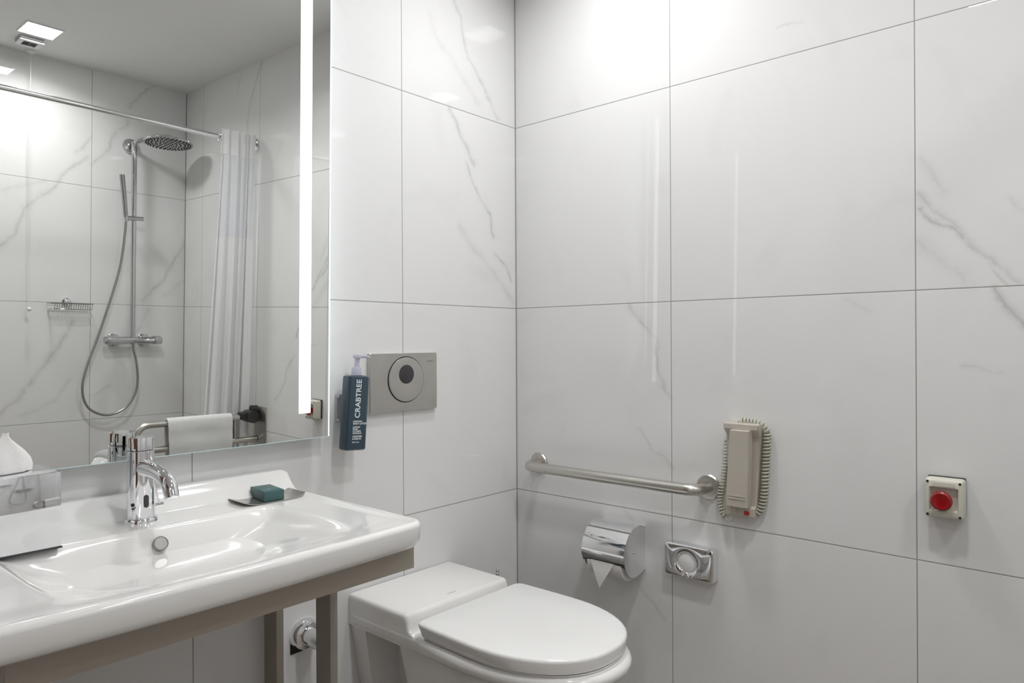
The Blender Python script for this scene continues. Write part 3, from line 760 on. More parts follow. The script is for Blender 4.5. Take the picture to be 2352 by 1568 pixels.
# ================================================================== TOILET
TC = -0.4905
t = thing('toilet', 'white wall-hung toilet with closed lid and flat rear ledge', 'toilet', (TC, -0.35, 0.06))
def grow(y_, ys_):
    return sst(-0.235, ys_, y_) if y_ < -0.235 else 0.0
def dshape(hw, yb, yf, z, hwb=None, ns=26, straight=0.55, taper_r=0.02):
    """D outline: straight back edge at yb, round nose at yf; hwb = half width at the back"""
    hwb = hwb or hw
    ys = yb - (yb - yf) * straight
    l = []
    # back right corner -> nose -> back left corner
    def corner(cx_, cy_, r, a0_, a1_):
        return [(cx_ + r * math.cos(math.radians(a0_ + (a1_ - a0_) * k / 5)), cy_ + r * math.sin(math.radians(a0_ + (a1_ - a0_) * k / 5))) for k in range(6)]
    l += corner(hwb - taper_r, yb - taper_r, taper_r, 90, 0)
    for k in range(1, 8):
        s_ = k / 8; l.append((hwb + (hw - hwb) * grow(yb - taper_r + (ys - yb + taper_r) * s_, ys), yb - taper_r + (ys - yb + taper_r) * s_))
    for k in range(ns + 1):
        a = PI * k / ns
        ca, sa = math.cos(a), math.sin(a)
        px = hw * (abs(ca) ** 0.88) * (1 if ca >= 0 else -1); py = ys - (ys - yf) * (abs(sa) ** 0.94)
        l.append((px, py))
    for k in range(7, 0, -1):
        s_ = k / 8; l.append((-(hwb + (hw - hwb) * grow(yb - taper_r + (ys - yb + taper_r) * s_, ys)), yb - taper_r + (ys - yb + taper_r) * s_))
    l += corner(-(hwb - taper_r), yb - taper_r, taper_r, 180, 90)
    return [(TC + a_, b_, z) for a_, b_ in l]
# rim band
bm = new()
RB = dict(hwb=0.1834)
add_loft(bm, [dshape(0.181, -0.004, -0.700, 0.352, hwb=0.1800), dshape(0.190, -0.0015, -0.712, 0.357, hwb=0.1834), dshape(0.1945, -0.001, -0.7185, 0.366, **RB), dshape(0.1955, -0.001, -0.7205, 0.374, **RB),
              dshape(0.193, -0.001, -0.7185, 0.381, **RB), dshape(0.187, -0.001, -0.712, 0.3865, hwb=0.180), dshape(0.178, -0.001, -0.703, 0.3875, hwb=0.172)])
obj('rim', bm, M['ceramic'], t, 60)
# rear ledge (same ceramic), concave foot towards the lid
bm = new(); loops = []
def ledge_loop(x):
    pr = [(-0.001, 0.3535), (-0.001, 0.427), (-0.004, 0.4325)]
    pr += [(-0.222, 0.4325), (-0.230, 0.430), (-0.2345, 0.4235), (-0.2375, 0.410), (-0.2405, 0.399), (-0.247, 0.391), (-0.258, 0.3865), (-0.262, 0.3835), (-0.262, 0.3535)]
    return [(x, y_, z_) for y_, z_ in pr]
def shrink(l, dy, dz, x):
    return [(x, -0.001 if y_ > -0.002 else y_ + dy, z_ - dz if z_ > 0.40 else z_) for (_, y_, z_) in l]
hw = 0.183
L0 = ledge_loop(0)
xs = [(-hw, 0.010, 0.010), (-hw + 0.001, 0.005, 0.005), (-hw + 0.004, 0.002, 0.002), (-hw + 0.010, 0, 0), (hw - 0.010, 0, 0), (hw - 0.004, 0.002, 0.002), (hw - 0.001, 0.005, 0.005), (hw, 0.010, 0.010)]
add_loft(bm, [shrink(L0, a_, b_, TC + x_) for x_, a_, b_ in xs])
obj('rear_ledge', bm, M['ceramic'], t, 60)
# bowl body
bm = new()
def body_loop(z, hw_, yb, yf): return dshape(hw_, yb, yf, z, hwb=hw_ * 0.93, taper_r=0.03)
add_loft(bm, [body_loop(0.085, 0.085, -0.20, -0.43), body_loop(0.095, 0.105, -0.185, -0.46), body_loop(0.15, 0.130, -0.175, -0.53), body_loop(0.22, 0.152, -0.17, -0.60), body_loop(0.29, 0.168, -0.167, -0.655), body_loop(0.335, 0.177, -0.165, -0.688), body_loop(0.356, 0.180, -0.165, -0.696)])
obj('bowl', bm, M['ceramic'], t, 60)
# wall frame narrowing to the bottom and the recessed neck between frame and bowl
bm = new()
def fr(z, h_, y_): return [(TC - h_, -0.001, z), (TC + h_, -0.001, z), (TC + h_, y_, z), (TC - h_, y_, z)]
add_loft(bm, [fr(0.085, 0.112, -0.05), fr(0.10, 0.125, -0.058), fr(0.22, 0.156, -0.060), fr(0.352, 0.177, -0.062)])
obj('wall_frame', bm, M['ceramic'], t)
bm = new(); add_loft(bm, [fr(0.10, 0.06, -0.21), fr(0.25, 0.065, -0.21), fr(0.352, 0.075, -0.21)]); obj('neck', bm, M['ceramic'], t)
for sx_ in (1, -1):
    bm = new()
    add_loft(bm, [[(TC + sx_ * h_, y_, z_) for (h_, y_) in ((0.085, -0.055), (0.125, -0.055), (0.10, -0.21), (0.085, -0.21))] for z_ in (0.095, 0.115)])
    obj('lower_web', bm, M['ceramic'], t)
# seat ring and lid
bm = new()
add_loft(bm, [dshape(0.178, -0.278, -0.697, 0.3880, hwb=0.176, straight=0.42), dshape(0.180, -0.277, -0.699, 0.3915, hwb=0.178, straight=0.42), dshape(0.179, -0.278, -0.698, 0.3925, hwb=0.177, straight=0.42)])
obj('seat', bm, M['seat'], t)
bm = new(); LY = -0.268
add_loft(bm, [dshape(0.183, LY - 0.012, -0.695, 0.3940, hwb=0.180, straight=0.42), dshape(0.186, LY - 0.010, -0.700, 0.3960, hwb=0.183, straight=0.42),
              dshape(0.1905, LY - 0.002, -0.704, 0.4195, hwb=0.1875, straight=0.42), dshape(0.1900, LY, -0.7035, 0.4240, hwb=0.187, straight=0.42),
              dshape(0.1870, LY - 0.003, -0.7005, 0.4270, hwb=0.184, straight=0.42), dshape(0.1820, LY - 0.008, -0.6955, 0.4280, hwb=0.179, straight=0.42),
              dshape(0.09, LY - 0.09, -0.60, 0.4284, hwb=0.09, straight=0.42)])
obj('lid', bm, M['seat'], t, 50)
bm = new()
mt = Matrix.Translation((-0.5085, -0.2035, 0.4326)) 
text_bm(bm, 'DURAVIT', 0.0075, mt @ Matrix.Scale(1.0, 4, (1, 0, 0)), depth=0.0001); obj('ledge_logo', bm, M['print_grey'], t)

# toilet brush between toilet and right wall
t = thing('toilet_brush', 'toilet brush with steel handle and holder standing in the corner behind the toilet', 'toilet brush', (-0.207, -0.10, 0.0))
bm = new(); add_lathe(bm, [(0, 0.002), (0.046, 0.002), (0.048, 0.012), (0.048, 0.20), (0.045, 0.203), (0.045, 0.19), (0.0, 0.19)], (-0.207, -0.10, 0), (0, 0, 1), 36); obj('brush_holder', bm, M['steel'], t)
bm = new(); add_tube(bm, [(-0.207, -0.10, 0.19), (-0.207, -0.10, 0.385)], 0.0052, 16); 
add_lathe(bm, [(0, 0.362), (0.0058, 0.362), (0.0058, 0.392), (0.0050, 0.393), (0.0050, 0.395), (0.0061, 0.396), (0.0061, 0.402), (0.004, 0.405), (0, 0.4055)], (-0.207, -0.10, 0), (0, 0, 1), 20); obj('brush_handle', bm, M['chrome_soft'], t)
bm = new(); add_lathe(bm, [(0, 0.03), (0.03, 0.03), (0.036, 0.06), (0.034, 0.11), (0.01, 0.13), (0, 0.19)], (-0.207, -0.10, 0), (0, 0, 1), 24); obj('brush_head', bm, M['white'], t)

# ================================================================== RIGHT WALL
# grab bar
t = thing('grab_bar', 'brushed steel grab bar on the right wall above the paper holder', 'grab bar', (0, -0.39, 0.70))
ya, yb_, zz = -0.098, -0.687, 0.6965
path = [(-0.001, ya, zz)] + [(-0.036, ya, zz)] + [(-0.036 - 0.036 * math.sin(a), ya - 0.036 + 0.036 * math.cos(a), zz) for a in [PI / 2 * k / 8 for k in range(1, 9)]]
path += [(-0.036 - 0.036 * math.cos(a), yb_ + 0.036 - 0.036 * math.sin(a), zz) for a in [PI / 2 * k / 8 for k in range(0, 9)]] + [(-0.001, yb_, zz)]
bm = new(); add_tube(bm, path, 0.0155, 28); obj('bar', bm, M['steel'], t)
for y_ in (ya, yb_):
    bm = new(); add_lathe(bm, [(0, 0), (0.0345, 0), (0.0345, 0.004), (0.031, 0.008), (0.019, 0.009), (0, 0.009)], (0, y_, zz), (-1, 0, 0), 40); obj('wall_flange', bm, M['steel'], t)

# toilet paper holder with hood
HY0, HY1 = -0.352, -0.488
t = thing('paper_holder', 'polished chrome toilet paper holder with curved hood under the grab bar', 'paper holder', (0, (HY0 + HY1) / 2, 0.44))
hc = (-0.058, 0.492); hr = 0.066
# side profile in (x, z)
side = [(0, 0.555), (-0.010, 0.560), (-0.035, 0.5655), (-0.062, 0.5625), (-0.088, 0.548), (-0.106, 0.524), (-0.1145, 0.499), (-0.114, 0.478), (-0.106, 0.460)]
outer = side
bm = new()
inn = [(x_ * 0.985 + (0.0006 if k else 0), z_ - 0.0015) for k, (x_, z_) in enumerate(side)]
add_loft(bm, [[(x_, y_, z_) for x_, z_ in side + inn[::-1]] for y_ in (HY0 + 0.006, HY1 - 0.001)]); hood = obj('hood', bm, M['chrome'], t, 30)
for y_ in (HY0 - 0.0005, HY1 - 0.001):
    bm = new()
    cheek = [(0, 0.556), (-0.030, 0.5645), (-0.060, 0.561), (-0.087, 0.546), (-0.105, 0.522), (-0.112, 0.498), (-0.110, 0.474), (-0.101, 0.450), (-0.083, 0.431), (-0.058, 0.422), (-0.03, 0.426), (0, 0.436)]
    add_loft(bm, [[(x_, y_ + d_, z_) for x_, z_ in cheek] for d_ in (0, 0.0018)]); ck = obj('side_cheek', bm, M['chrome'], t)
    bm = new(); add_lathe(bm, [(0, -0.002), (0.006, -0.002), (0.006, 0.001), (0.004, 0.0028), (0, 0.003)], (-0.060, y_, 0.495), (0, -1, 0), 20); obj('pivot', bm, M['chrome_soft'], sub(ck))
t = thing('toilet_paper', 'white toilet paper roll inside the chrome hooded holder, end folded to a point', 'toilet paper', (-0.060, (HY0 + HY1) / 2, 0.44))
bm = new(); rc = (-0.0575, 0.4630); rr_ = 0.0505
add_lathe(bm, [(0.018, 0), (rr_ - 0.001, 0), (rr_, 0.001), (rr_, 0.115), (rr_ - 0.001, 0.116), (0.018, 0.116), (0.018, 0.0)], (rc[0], HY0 - 0.008, rc[1]), (0, -1, 0), 48); obj('roll', bm, M['paper'], t)
bm = new()
# pointed sheet hanging in front
yl, yr, yt = -0.372, -0.456, -0.404
fr_pts = []
for k in range(12):
    s_ = k / 11; z_ = 0.470 - 0.080 * s_
    y0s = yl + (yt - yl) * s_; y1s = yr + (yt - yr) * s_ * 1.0
    fr_pts.append((y0s, y1s - 0.0008, z_, -0.1085 - 0.002 * math.sin(s_ * 3)))
A_ = []; B_ = []
for (y0s, y1s, z_, x_) in fr_pts:
    A_.append([bm.verts.new((x_, y0s + (y1s - y0s) * j / 6, z_)) for j in range(7)])
    B_.append([bm.verts.new((x_ + 0.0008, y0s + (y1s - y0s) * j / 6, z_)) for j in range(7)])
for G_ in (A_, B_):
    for i in range(11):
        for j in range(6): bm.faces.new((G_[i][j], G_[i + 1][j], G_[i + 1][j + 1], G_[i][j + 1]))
def bdr(G_): return [G_[i][0] for i in range(12)] + [G_[11][j] for j in range(1, 7)] + [G_[i][6] for i in range(10, -1, -1)] + [G_[0][j] for j in range(5, 0, -1)]
q0, q1 = bdr(A_), bdr(B_)
for k in range(len(q0)): bm.faces.new((q0[k], q0[(k + 1) % len(q0)], q1[(k + 1) % len(q0)], q1[k]))
obj('folded_end', bm, M['paper'], t)

# hygiene bag dispenser
t = thing('bag_dispenser', 'small polished chrome hygiene bag dispenser with a round opening on the right wall', 'bag dispenser', (0, -0.638, 0.437))
gy0, gy1, gz0, gz1, gx = -0.566, -0.7115, 0.4455, 0.5355, -0.030
GC = ((gy0 + gy1) / 2, (gz0 + gz1) / 2)
def rrl(x_, ins, p_=18.0):
    a_, b_ = (gy0 - gy1) / 2 - ins, (gz1 - gz0) / 2 - ins; l = []
    for k in range(96):
        th = 2 * PI * k / 96; c_, s_ = math.cos(th), math.sin(th)
        r_ = (abs(c_ / a_) ** p_ + abs(s_ / b_) ** p_) ** (-1 / p_)
        l.append((x_, GC[0] + r_ * c_, GC[1] + r_ * s_))
    return l
def rrl_h(x_, rad):
    return [(x_, -0.6325 + rad * math.cos(2 * PI * k / 96), 0.4880 + rad * math.sin(2 * PI * k / 96)) for k in range(96)]
bm = new()
add_loft(bm, [rrl(-0.0005, 0), rrl(gx + 0.007, 0), rrl(gx + 0.002, 0.0015), rrl(gx, 0.005), rrl_h(gx + 0.0005, 0.038), rrl_h(gx + 0.002, 0.031), rrl_h(gx + 0.0055, 0.0265), rrl_h(gx + 0.009, 0.0258)], cap1=False)
obj('casing', bm, M['chrome'], t, 45)
bm = new()
for k in range(3):
    add_tube(bm, [(gx - 0.0004, -0.690 + 0.007 * j, 0.4565 + k * 0.006 + 0.0015 * math.sin(j * 2.2)) for j in range(4)], 0.0006, 6)
obj('engraved_mark', bm, M['chrome_soft'], t)
bm = new(); add_lathe(bm, [(0, 0), (0.0255, 0), (0.0255, 0.003), (0.018, 0.006), (0, 0.0075)], (gx + 0.0115, -0.6325, 0.4880), (-1, 0, 0), 32)
bg = obj('hygiene_bag', bm, mat('glossy white bag', (0.9, 0.9, 0.9), 0.25), None); tag(bg, 'white plastic hygiene bag showing in the round opening of the chrome dispenser', 'bag')

# wall telephone
t = thing('wall_telephone', 'beige wall telephone with coiled cord beside the end of the grab bar', 'telephone', (0, -0.79, 0.638))
bm = new()
def ph(z, y0_, y1_, x_): return [(-0.001, y0_, z), (-0.001, y1_, z), (x_ + 0.003, y1_, z), (x_, y1_ + 0.003, z), (x_, y0_ - 0.003, z), (x_ + 0.003, y0_, z)]
add_loft(bm, [ph(0.6385, -0.749, -0.823, -0.030), ph(0.641, -0.748, -0.824, -0.033), ph(0.662, -0.749, -0.826, -0.034), ph(0.668, -0.7495, -0.827, -0.026), ph(0.74, -0.7495, -0.831, -0.024), ph(0.845, -0.7485, -0.8385, -0.026),
              ph(0.864, -0.7475, -0.841, -0.042), ph(0.876, -0.7475, -0.8415, -0.042), ph(0.8785, -0.7485, -0.8405, -0.039)])
obj('phone_base', bm, M['beige'], t)
bm = new()
def hs(z, y0_, y1_, x0_, x1_):
    r = 0.003
    return [(x0_, y0_, z), (x0_, y1_, z), (x1_ + r, y1_, z), (x1_, y1_ + r, z), (x1_, y0_ - r, z), (x1_ + r, y0_, z)]
add_loft(bm, [hs(0.6655, -0.7600, -0.8145, -0.030, -0.052), hs(0.668, -0.7590, -0.8155, -0.030, -0.056), hs(0.70, -0.7600, -0.8165, -0.030, -0.058), hs(0.78, -0.765, -0.8185, -0.030, -0.055), hs(0.855, -0.7715, -0.8215, -0.030, -0.060), hs(0.8615, -0.7720, -0.8215, -0.030, -0.060), hs(0.863, -0.7730, -0.8205, -0.030, -0.057)])
hsx = obj('handset', bm, M['beige'], t)
bm = new()
for z_ in (0.688, 0.695): add_box(bm, (-0.0590, -0.811, z_), (-0.0574, -0.767, z_ + 0.0012))
obj('grip_ridges', bm, M['beige'], sub(hsx))
bm = new(); add_box(bm, (-0.0365, -0.8125, 0.6455), (-0.033, -0.7995, 0.6555), 0.001, 2); obj('call_lamp', bm, M['red_led'], t)
def coil(bm, path, r, pitch, wr):
    P = smooth_path(path, 10)
    # arc length table
    d = [0]
    for a, b in zip(P, P[1:]): d.append(d[-1] + (b - a).length)
    tot = d[-1]; n = int(tot / pitch * 12); out = []; j = 0
    for k in range(n + 1):
        s_ = tot * k / n
        while j < len(d) - 2 and d[j + 1] < s_: j += 1
        f_ = (s_ - d[j]) / max(1e-9, d[j + 1] - d[j]); p_ = P[j].lerp(P[j + 1], f_); tg = (P[j + 1] - P[j]).normalized()
        nx = Vector((-1, 0, 0)); nx = (nx - tg * nx.dot(tg)).normalized(); ny = tg.cross(nx)
        a = s_ / pitch * 2 * PI
        out.append(p_ + (nx * math.cos(a) + ny * math.sin(a)) * r)
    add_tube(bm, out, wr, 6)
bm = new()
coil(bm, [(-0.0115, -0.7780, 0.8825), (-0.0115, -0.8270, 0.8785), (-0.0115, -0.8490, 0.862), (-0.0115, -0.8505, 0.840), (-0.0115, -0.8475, 0.783), (-0.0115, -0.8430, 0.705), (-0.0115, -0.8330, 0.662), (-0.0115, -0.8170, 0.6480)], 0.0082, 0.0088, 0.0023)
obj('coiled_cord', bm, M['cord'], t)
bm = new()
coil(bm, [(-0.0115, -0.7440, 0.828), (-0.0115, -0.7400, 0.775), (-0.0115, -0.7310, 0.716), (-0.0115, -0.7235, 0.668), (-0.0115, -0.7290, 0.637), (-0.0115, -0.7380, 0.626)], 0.0068, 0.0084, 0.0021)
add_tube(bm, smooth_path([(-0.0115, -0.7380, 0.626), (-0.016, -0.748, 0.619), (-0.025, -0.762, 0.622), (-0.035, -0.772, 0.634), (-0.042, -0.776, 0.652), (-0.044, -0.777, 0.667)], 5), 0.0016, 8)
obj('coiled_cord', bm, M['cord'], t)

# emergency call button
t = thing('emergency_button', 'cream square call box with a big red push button on the right wall', 'emergency button', (0, -1.242, 0.706))
ey0, ey1, ez0, ez1 = -1.2065, -1.2785, 0.7085, 0.7920
bm = new(); add_box(bm, (-0.012, ey1 + 0.001, ez0 + 0.003), (-0.0005, ey0 - 0.001, ez1 + 0.0015), 0.002, 2); obj('back_box', bm, M['dark'], t)
def sq(x_, ins, r=0.006):
    l = []
    Y0, Y1, Z0, Z1 = ey1 + ins, ey0 - ins, ez0 + ins, ez1 - ins
    for (cy_, cz_, a0_) in ((Y1 - r, Z1 - r, 0), (Y0 + r, Z1 - r, 90), (Y0 + r, Z0 + r, 180), (Y1 - r, Z0 + r, 270)):
        for k in range(5):
            a = math.radians(a0_ + 22.5 * k); l.append((x_, cy_ + r * math.cos(a), cz_ + r * math.sin(a)))
    return l
def sq2(x_, hy, hz, cz_=0.0, r=0.002):
    l = []; cy_ = (ey0 + ey1) / 2; c_ = (ez0 + ez1) / 2 + cz_
    for (sy_, s2, a0_) in ((1, 1, 0), (-1, 1, 90), (-1, -1, 180), (1, -1, 270)):
        for k in range(5):
            a = math.radians(a0_ + 22.5 * k); l.append((x_, cy_ + sy_ * (hy - r) + r * math.cos(a), c_ + s2 * (hz - r) + r * math.sin(a)))
    return l
bm = new(); add_loft(bm, [sq(-0.010, 0), sq(-0.036, 0), sq(-0.040, 0.002), sq(-0.042, 0.005, 0.004), sq2(-0.042, 0.0270, 0.0255, -0.001), sq2(-0.032, 0.0235, 0.0225, -0.001)]); obj('cover', bm, M['cream'], t)
bm = new()
add_box(bm, (-0.0428, -1.2635, 0.7765), (-0.0415, -1.2215, 0.7855), 0.0004, 1); obj('name_field', bm, M['cream'], t)
for (y_, z_) in ((-1.2125, 0.7855), (-1.2725, 0.7855), (-1.2125, 0.7150), (-1.2725, 0.7150)):
    bm = new(); add_lathe(bm, [(0, 0), (0.0026, 0), (0.0026, 0.0008), (0, 0.0008)], (-0.0418, y_, z_), (-1, 0, 0), 14); obj('screw', bm, M['black'], t)
bm = new(); add_lathe(bm, [(0, 0), (0.012, 0), (0.012, 0.012), (0.0195, 0.014), (0.0208, 0.018), (0.0200, 0.022), (0.0165, 0.0245), (0.014, 0.0238), (0, 0.0232)], (-0.032, -1.2400, 0.7475), (-1, 0, 0), 40); obj('push_button', bm, M['red'], t)

# ================================================================== SHOWER SIDE (seen in the mirror)
YW = -DEP
# curtain rod
RY, RZ = -1.812, 1.995
t = thing('curtain_rod', 'long chrome shower curtain rod crossing the room below the ceiling', 'curtain rod', (-1.2, RY, RZ))
bm = new(); add_tube(bm, [(-0.002, RY, RZ), (-1.0, RY, RZ + 0.008), (LEFT + 0.002, RY, RZ)], 0.0112, 24); obj('rod', bm, M['chrome_soft'], t)
for x_, s_ in ((0, -1), (LEFT, 1)):
    bm = new(); add_lathe(bm, [(0, 0), (0.031, 0), (0.031, 0.004), (0.024, 0.009), (0.0105, 0.010), (0, 0.010)], (x_, RY, RZ), (s_, 0, 0), 36); obj('wall_flange', bm, M['chrome'], t)
# curtain gathered at the right wall
t = thing('shower_curtain', 'white shower curtain gathered at the right wall with a sheer upper band', 'shower curtain', (-0.12, RY, 0.10))
def curtain_part(z0_, z1_, mt_, nm, zn=14, slack=0.0, extra=0.0):
    bm = new(); cols = 110; layers = []
    for side_ in (0, 1):
        G_ = []
        for i in range(cols + 1):
            s_ = i / cols; col = []
            for j in range(zn + 1):
                z_ = z0_ + (z1_ - z0_) * j / zn
                low = (1.98 - z_) / 1.9
                wdt = 0.165 + 0.075 * low + extra
                x_ = -0.022 - wdt * s_ + 0.004 * math.sin(s_ * 40)
                amp = 0.006 + 0.013 * min(1.0, low * 1.6)
                y_ = RY + 0.028 - 0.066 * max(0.0, low) + amp * math.sin(s_ * 2 * PI * 4.0 + 0.7 * math.sin(z_ * 1.3)) + (0.002 + 0.006 * min(1, low)) * math.sin(s_ * 2 * PI * 9.3 + z_)
                y_ += 0.0009 * (1 if side_ else -1)
                if z_ > 1.975 : y_ = RY + (y_ - RY) * 1.0
                col.append(bm.verts.new((x_, y_, z_)))
            G_.append(col)
        layers.append(G_)
        for i in range(cols):
            for j in range(zn): bm.faces.new((G_[i][j], G_[i + 1][j], G_[i + 1][j + 1], G_[i][j + 1]))
    def bd(G_): return [G_[i][0] for i in range(cols + 1)] + [G_[cols][j] for j in range(1, zn + 1)] + [G_[i][zn] for i in range(cols - 1, -1, -1)] + [G_[0][j] for j in range(zn - 1, 0, -1)]
    p0, p1 = bd(layers[0]), bd(layers[1])
    for k in range(len(p0)): bm.faces.new((p0[k], p0[(k + 1) % len(p0)], p1[(k + 1) % len(p0)], p1[k]))
    return obj(nm, bm, mt_, t, 80)
curtain_part(1.915, 2.032, M['curtain'], 'header_band', 6, extra=0.006)
curtain_part(1.530, 1.915, M['sheer'], 'sheer_panel', 14)
curtain_part(0.120, 1.530, M['curtain'], 'lower_panel', 30)
for x_ in (-0.185, -0.150, -0.115, -0.080, -0.045):
    bm = new(); P_ = [(x_, RY + 0.0165 * math.cos(a), RZ - 0.001 + 0.0185 * math.sin(a)) for a in [2 * PI * k / 24 for k in range(25)]]
    add_tube(bm, P_, 0.0025, 8, caps=False); obj('curtain_ring', bm, M['chrome'], t)

# shower column
sx = -0.2975
t = thing('shower_column', 'chrome shower column with thermostat bar and round rain head on the shower wall', 'shower', (sx, YW, 1.0))
ry = YW + 0.062
bm = new(); add_lathe(bm, [(0, 0), (0.0385, 0), (0.0385, 0.008), (0.034, 0.014), (0.016, 0.018), (0.014, 0.03), (0, 0.03)], (sx, YW, 2.045), (0, 1, 0), 40); obj('wall_flange', bm, M['shower_chrome_shaded'], t)
bm = new(); add_tube(bm, smooth_path([(sx, YW + 0.02, 2.045), (sx, ry, 2.052), (sx + 0.025, ry + 0.045, 2.066), (sx + 0.065, ry + 0.10, 2.080), (sx + 0.106, ry + 0.148, 2.084)], 6), 0.0115, 20); obj('shower_arm', bm, M['shower_chrome_shaded'], t)
HC = Vector((sx + 0.112, ry + 0.150, 2.052)); rotH = Vector((-0.02, 0.055, -1)).normalized()
bm = new(); add_lathe(bm, [(0, -0.042), (0.014, -0.040), (0.020, -0.020), (0.030, -0.014), (0.106, -0.008), (0.1195, -0.003), (0.120, 0.003), (0.117, 0.006), (0, 0.006)], HC, rotH, 64); hd = obj('shower_head', bm, M['shower_chrome_shaded'], t)
bm = new(); hx, hy = frame(rotH)
for ring_, cnt in ((0.0, 1), (0.02, 6), (0.04, 12), (0.06, 18), (0.08, 24), (0.095, 28), (0.106, 34)):
    for k in range(cnt):
        a = 2 * PI * k / cnt; c_ = HC + rotH * 0.006 + (hx * math.cos(a) + hy * math.sin(a)) * ring_
        add_tube(bm, [c_, c_ + rotH * 0.004], [0.0034, 0.0022], 6)
obj('nozzles', bm, M['dark'], sub(hd))
bm = new(); add_tube(bm, [(sx, ry, 1.015), (sx, ry, 2.052)], 0.0125, 20)
add_lathe(bm, [(0, 0), (0.0155, 0), (0.0155, 0.045), (0, 0.045)], (sx, ry, 2.010), (0, 0, 1), 20)
obj('riser_pipe', bm, M['shower_chrome_shaded'], t)
bm = new(); tz = 1.012
add_lathe(bm, [(0, -0.145), (0.019, -0.145), (0.0215, -0.142), (0.0215, -0.098), (0.0195, -0.095), (0.0195, 0.085), (0.0215, 0.088), (0.0215, 0.135), (0.019, 0.139), (0, 0.139)], (sx + 0.008, ry, tz), (1, 0, 0), 32); tb = obj('thermostat_bar', bm, M['shower_chrome_shaded'], t)
for x_ in (sx - 0.075, sx + 0.075):
    bm = new(); add_lathe(bm, [(0, 0), (0.034, 0), (0.034, 0.006), (0.024, 0.016), (0.016, 0.018), (0.016, 0.05), (0, 0.05)], (x_, YW, tz), (0, 1, 0), 28); obj('wall_flange', bm, M['shower_chrome_shaded'], t)
bm = new()
for k in range(4): add_box(bm, (sx + 0.105 + 0.009 * k, ry - 0.004, tz + 0.020), (sx + 0.110 + 0.009 * k, ry + 0.004, tz + 0.0245), 0.0008, 1)
obj('temperature_grip', bm, M['shower_chrome_shaded'], sub(tb))
bm = new(); add_tube(bm, [(sx - 0.052, ry + 0.018, 1.652), (sx + 0.040, ry + 0.018, 1.656)], 0.0115, 24); sl = obj('slider', bm, M['shower_chrome_shaded'], t)
bm = new(); add_tube(bm, [(sx - 0.052, ry + 0.03, 1.680), (sx - 0.046, ry + 0.030, 1.630)], [0.012, 0.009], 16); obj('handset_clip', bm, M['shower_chrome_shaded'], sub(sl))

t = thing('hand_shower', 'slim chrome stick hand shower on its slider with a looping hose', 'hand shower', (sx - 0.05, ry + 0.03, 1.64))
bm = new(); add_tube(bm, [(sx - 0.078, ry + 0.052, 1.868), (sx - 0.062, ry + 0.040, 1.760), (sx - 0.050, ry + 0.030, 1.655)], [0.0125, 0.0115, 0.0105], 20); obj('handle', bm, M['chrome_dark_reflect'], t)
bm = new(); hp = [(sx - 0.049, ry + 0.029, 1.655), (sx - 0.050, ry + 0.022, 1.58), (sx - 0.072, ry + 0.010, 1.38), (sx - 0.145, ry + 0.0, 1.10), (sx - 0.222, ry + 0.0, 0.86), (sx - 0.236, ry, 0.75), (sx - 0.205, ry, 0.665),
                 (sx - 0.125, ry, 0.625), (sx - 0.040, ry, 0.650), (sx + 0.012, ry, 0.72), (sx + 0.028, ry, 0.80), (sx + 0.020, ry, 0.90), (sx + 0.006, ry, 0.96), (sx + 0.004, ry, 0.995)]
add_tube(bm, smooth_path(hp, 8), 0.0063, 12); obj('hose', bm, mat('ribbed metal hose', (0.40, 0.40, 0.39), 0.3, 1.0), t)

# wire soap basket
t = thing('wire_basket', 'small chrome wire soap basket fixed to the shower wall', 'basket', (-0.583, YW, 1.185))
bx0, bx1, by0, by1, bz0_, bz1_ = -0.676, -0.490, YW + 0.012, YW + 0.092, 1.168, 1.196
bm = new()
def lp(z_, ins): 
    return [(bx0 + ins, by0, z_), (bx0 + ins, by1 - 0.02, z_), (bx0 + ins + 0.02, by1 - ins, z_), (bx1 - ins - 0.02, by1 - ins, z_), (bx1 - ins, by1 - 0.02, z_), (bx1 - ins, by0, z_), (bx0 + ins, by0, z_)]
add_tube(bm, lp(bz1_, 0), 0.0024, 8); add_tube(bm, lp(bz0_, 0.006), 0.0018, 8)
for k in range(17):
    x_ = bx0 + 0.010 + (bx1 - bx0 - 0.020) * k / 16
    add_tube(bm, [(x_, by1, bz1_), (x_, by1 - 0.006, bz0_), (x_, by0, bz0_)], 0.0012, 6)
obj('wire_tray', bm, M['chrome_dark_reflect'], t)
bm = new(); add_lathe(bm, [(0, 0), (0.020, 0), (0.020, 0.010), (0.012, 0.016), (0, 0.017)], (-0.592, YW, 1.206), (0, 1, 0), 24); obj('wall_mount', bm, M['chrome'], t)

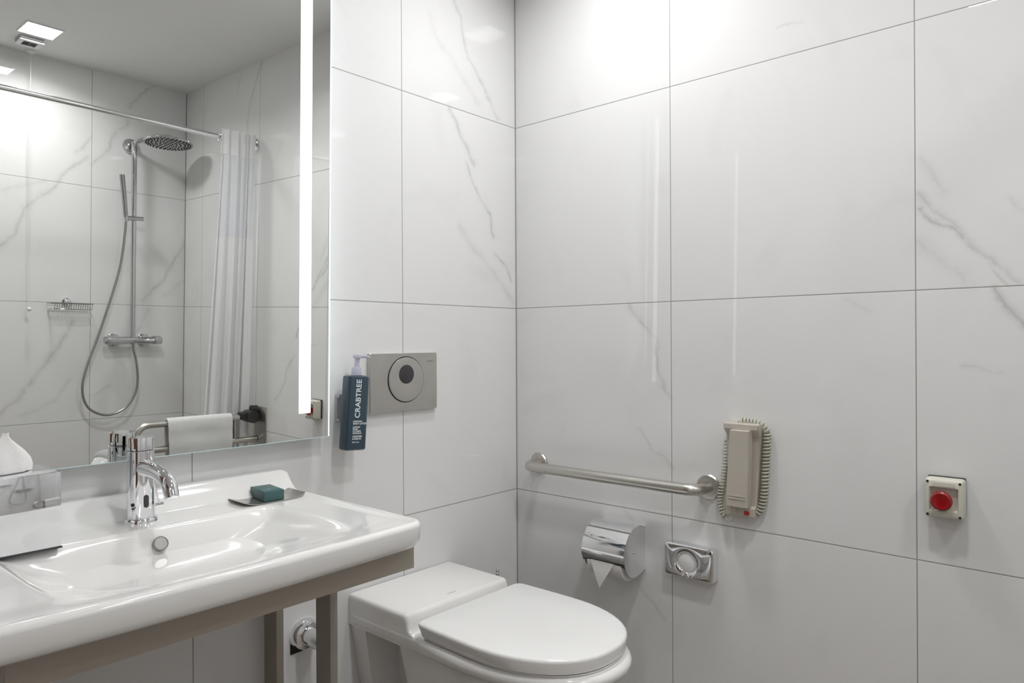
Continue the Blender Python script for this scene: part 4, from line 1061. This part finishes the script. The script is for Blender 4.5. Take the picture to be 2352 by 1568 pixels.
# folding support rail
t = thing('support_rail', 'folding steel support rail with dark hinge on the right wall beside the shower curtain', 'support rail', (0, -1.762, 0.55))
py = -1.762
bm = new(); add_box(bm, (-0.006, py - 0.082, 0.535), (-0.0003, py + 0.088, 0.716), 0.002, 2); obj('wall_plate', bm, M['steel'], t)
bm = new()
add_tube(bm, [(-0.006, py, 0.700), (-0.035, py, 0.700)], 0.020, 20)
add_tube(bm, [(-0.040, py - 0.035, 0.667), (-0.040, py + 0.035, 0.667)], 0.030, 28)
add_box(bm, (-0.10, py - 0.018, 0.655), (-0.03, py + 0.018, 0.692), 0.008, 3)
obj('hinge', bm, M['dark'], t)
R_ = 0.055
tp = [(-0.06, py, 0.667), (-0.510, py, 0.667)] + [(-0.510 - R_ * math.sin(a), py, 0.667 - R_ + R_ * math.cos(a)) for a in [PI / 2 * k / 8 for k in range(1, 9)]] 
tp += [(-0.510 - R_ * math.cos(a), py, 0.5545 + R_ - 0.0 - R_ * math.sin(a)) for a in [PI / 2 * k / 8 for k in range(1, 9)]] + [(-0.008, py, 0.5545)]
bm = new(); add_tube(bm, tp, 0.0142, 24); obj('rail', bm, M['steel'], t)
bm = new(); add_tube(bm, [(-0.118, py, 0.660), (-0.118, py, 0.560)], 0.0095, 16); obj('cross_bar', bm, M['steel'], t)

# towel over the rail
bm = new()
x0_, x1_ = -0.438, -0.142
prof_t = []
for k in range(14): prof_t.append((py + 0.0245 + 0.002 * math.sin(k), 0.45 + (0.660 - 0.45) * k / 14))
for k in range(9):
    a = PI * k / 8; prof_t.append((py + 0.0215 * math.cos(a), 0.665 + 0.0235 * math.sin(a)))
for k in range(14): prof_t.append((py - 0.0245, 0.660 - (0.660 - 0.47) * (k + 1) / 14))
def offs(pr, d):
    out = []
    for i, (a, b) in enumerate(pr):
        p0, p1 = pr[max(0, i - 1)], pr[min(len(pr) - 1, i + 1)]
        tx_, tz_ = p1[0] - p0[0], p1[1] - p0[1]; l_ = math.hypot(tx_, tz_); out.append((a + tz_ / l_ * d, b - tx_ / l_ * d))
    return out
o1, o2 = offs(prof_t, 0.0035), offs(prof_t, -0.0035)
lpz = o1 + o2[::-1]
NL = 14
loops = []
for i in range(NL + 1):
    s_ = i / NL; x_ = x0_ + (x1_ - x0_) * s_
    loops.append([(x_ + (0.010 * (0.665 - z_) / 0.2 * (1 if s_ < 0.5 else -0.3) * abs(s_ - 0.5) * 2), y_ + 0.0025 * math.sin(s_ * 9 + z_ * 20) * (1 if y_ > py else 0.3) * (1 if z_ < 0.64 else 0.15), z_) for y_, z_ in lpz])
add_loft(bm, loops)
tag(obj('hand_towel', bm, M['towel'], None, 60), 'small white terry towel folded over the steel support rail', 'towel')

# helper keys used while building are not part of the scene
for o in bpy.data.objects:
    if '_o' in o.keys(): del o['_o']
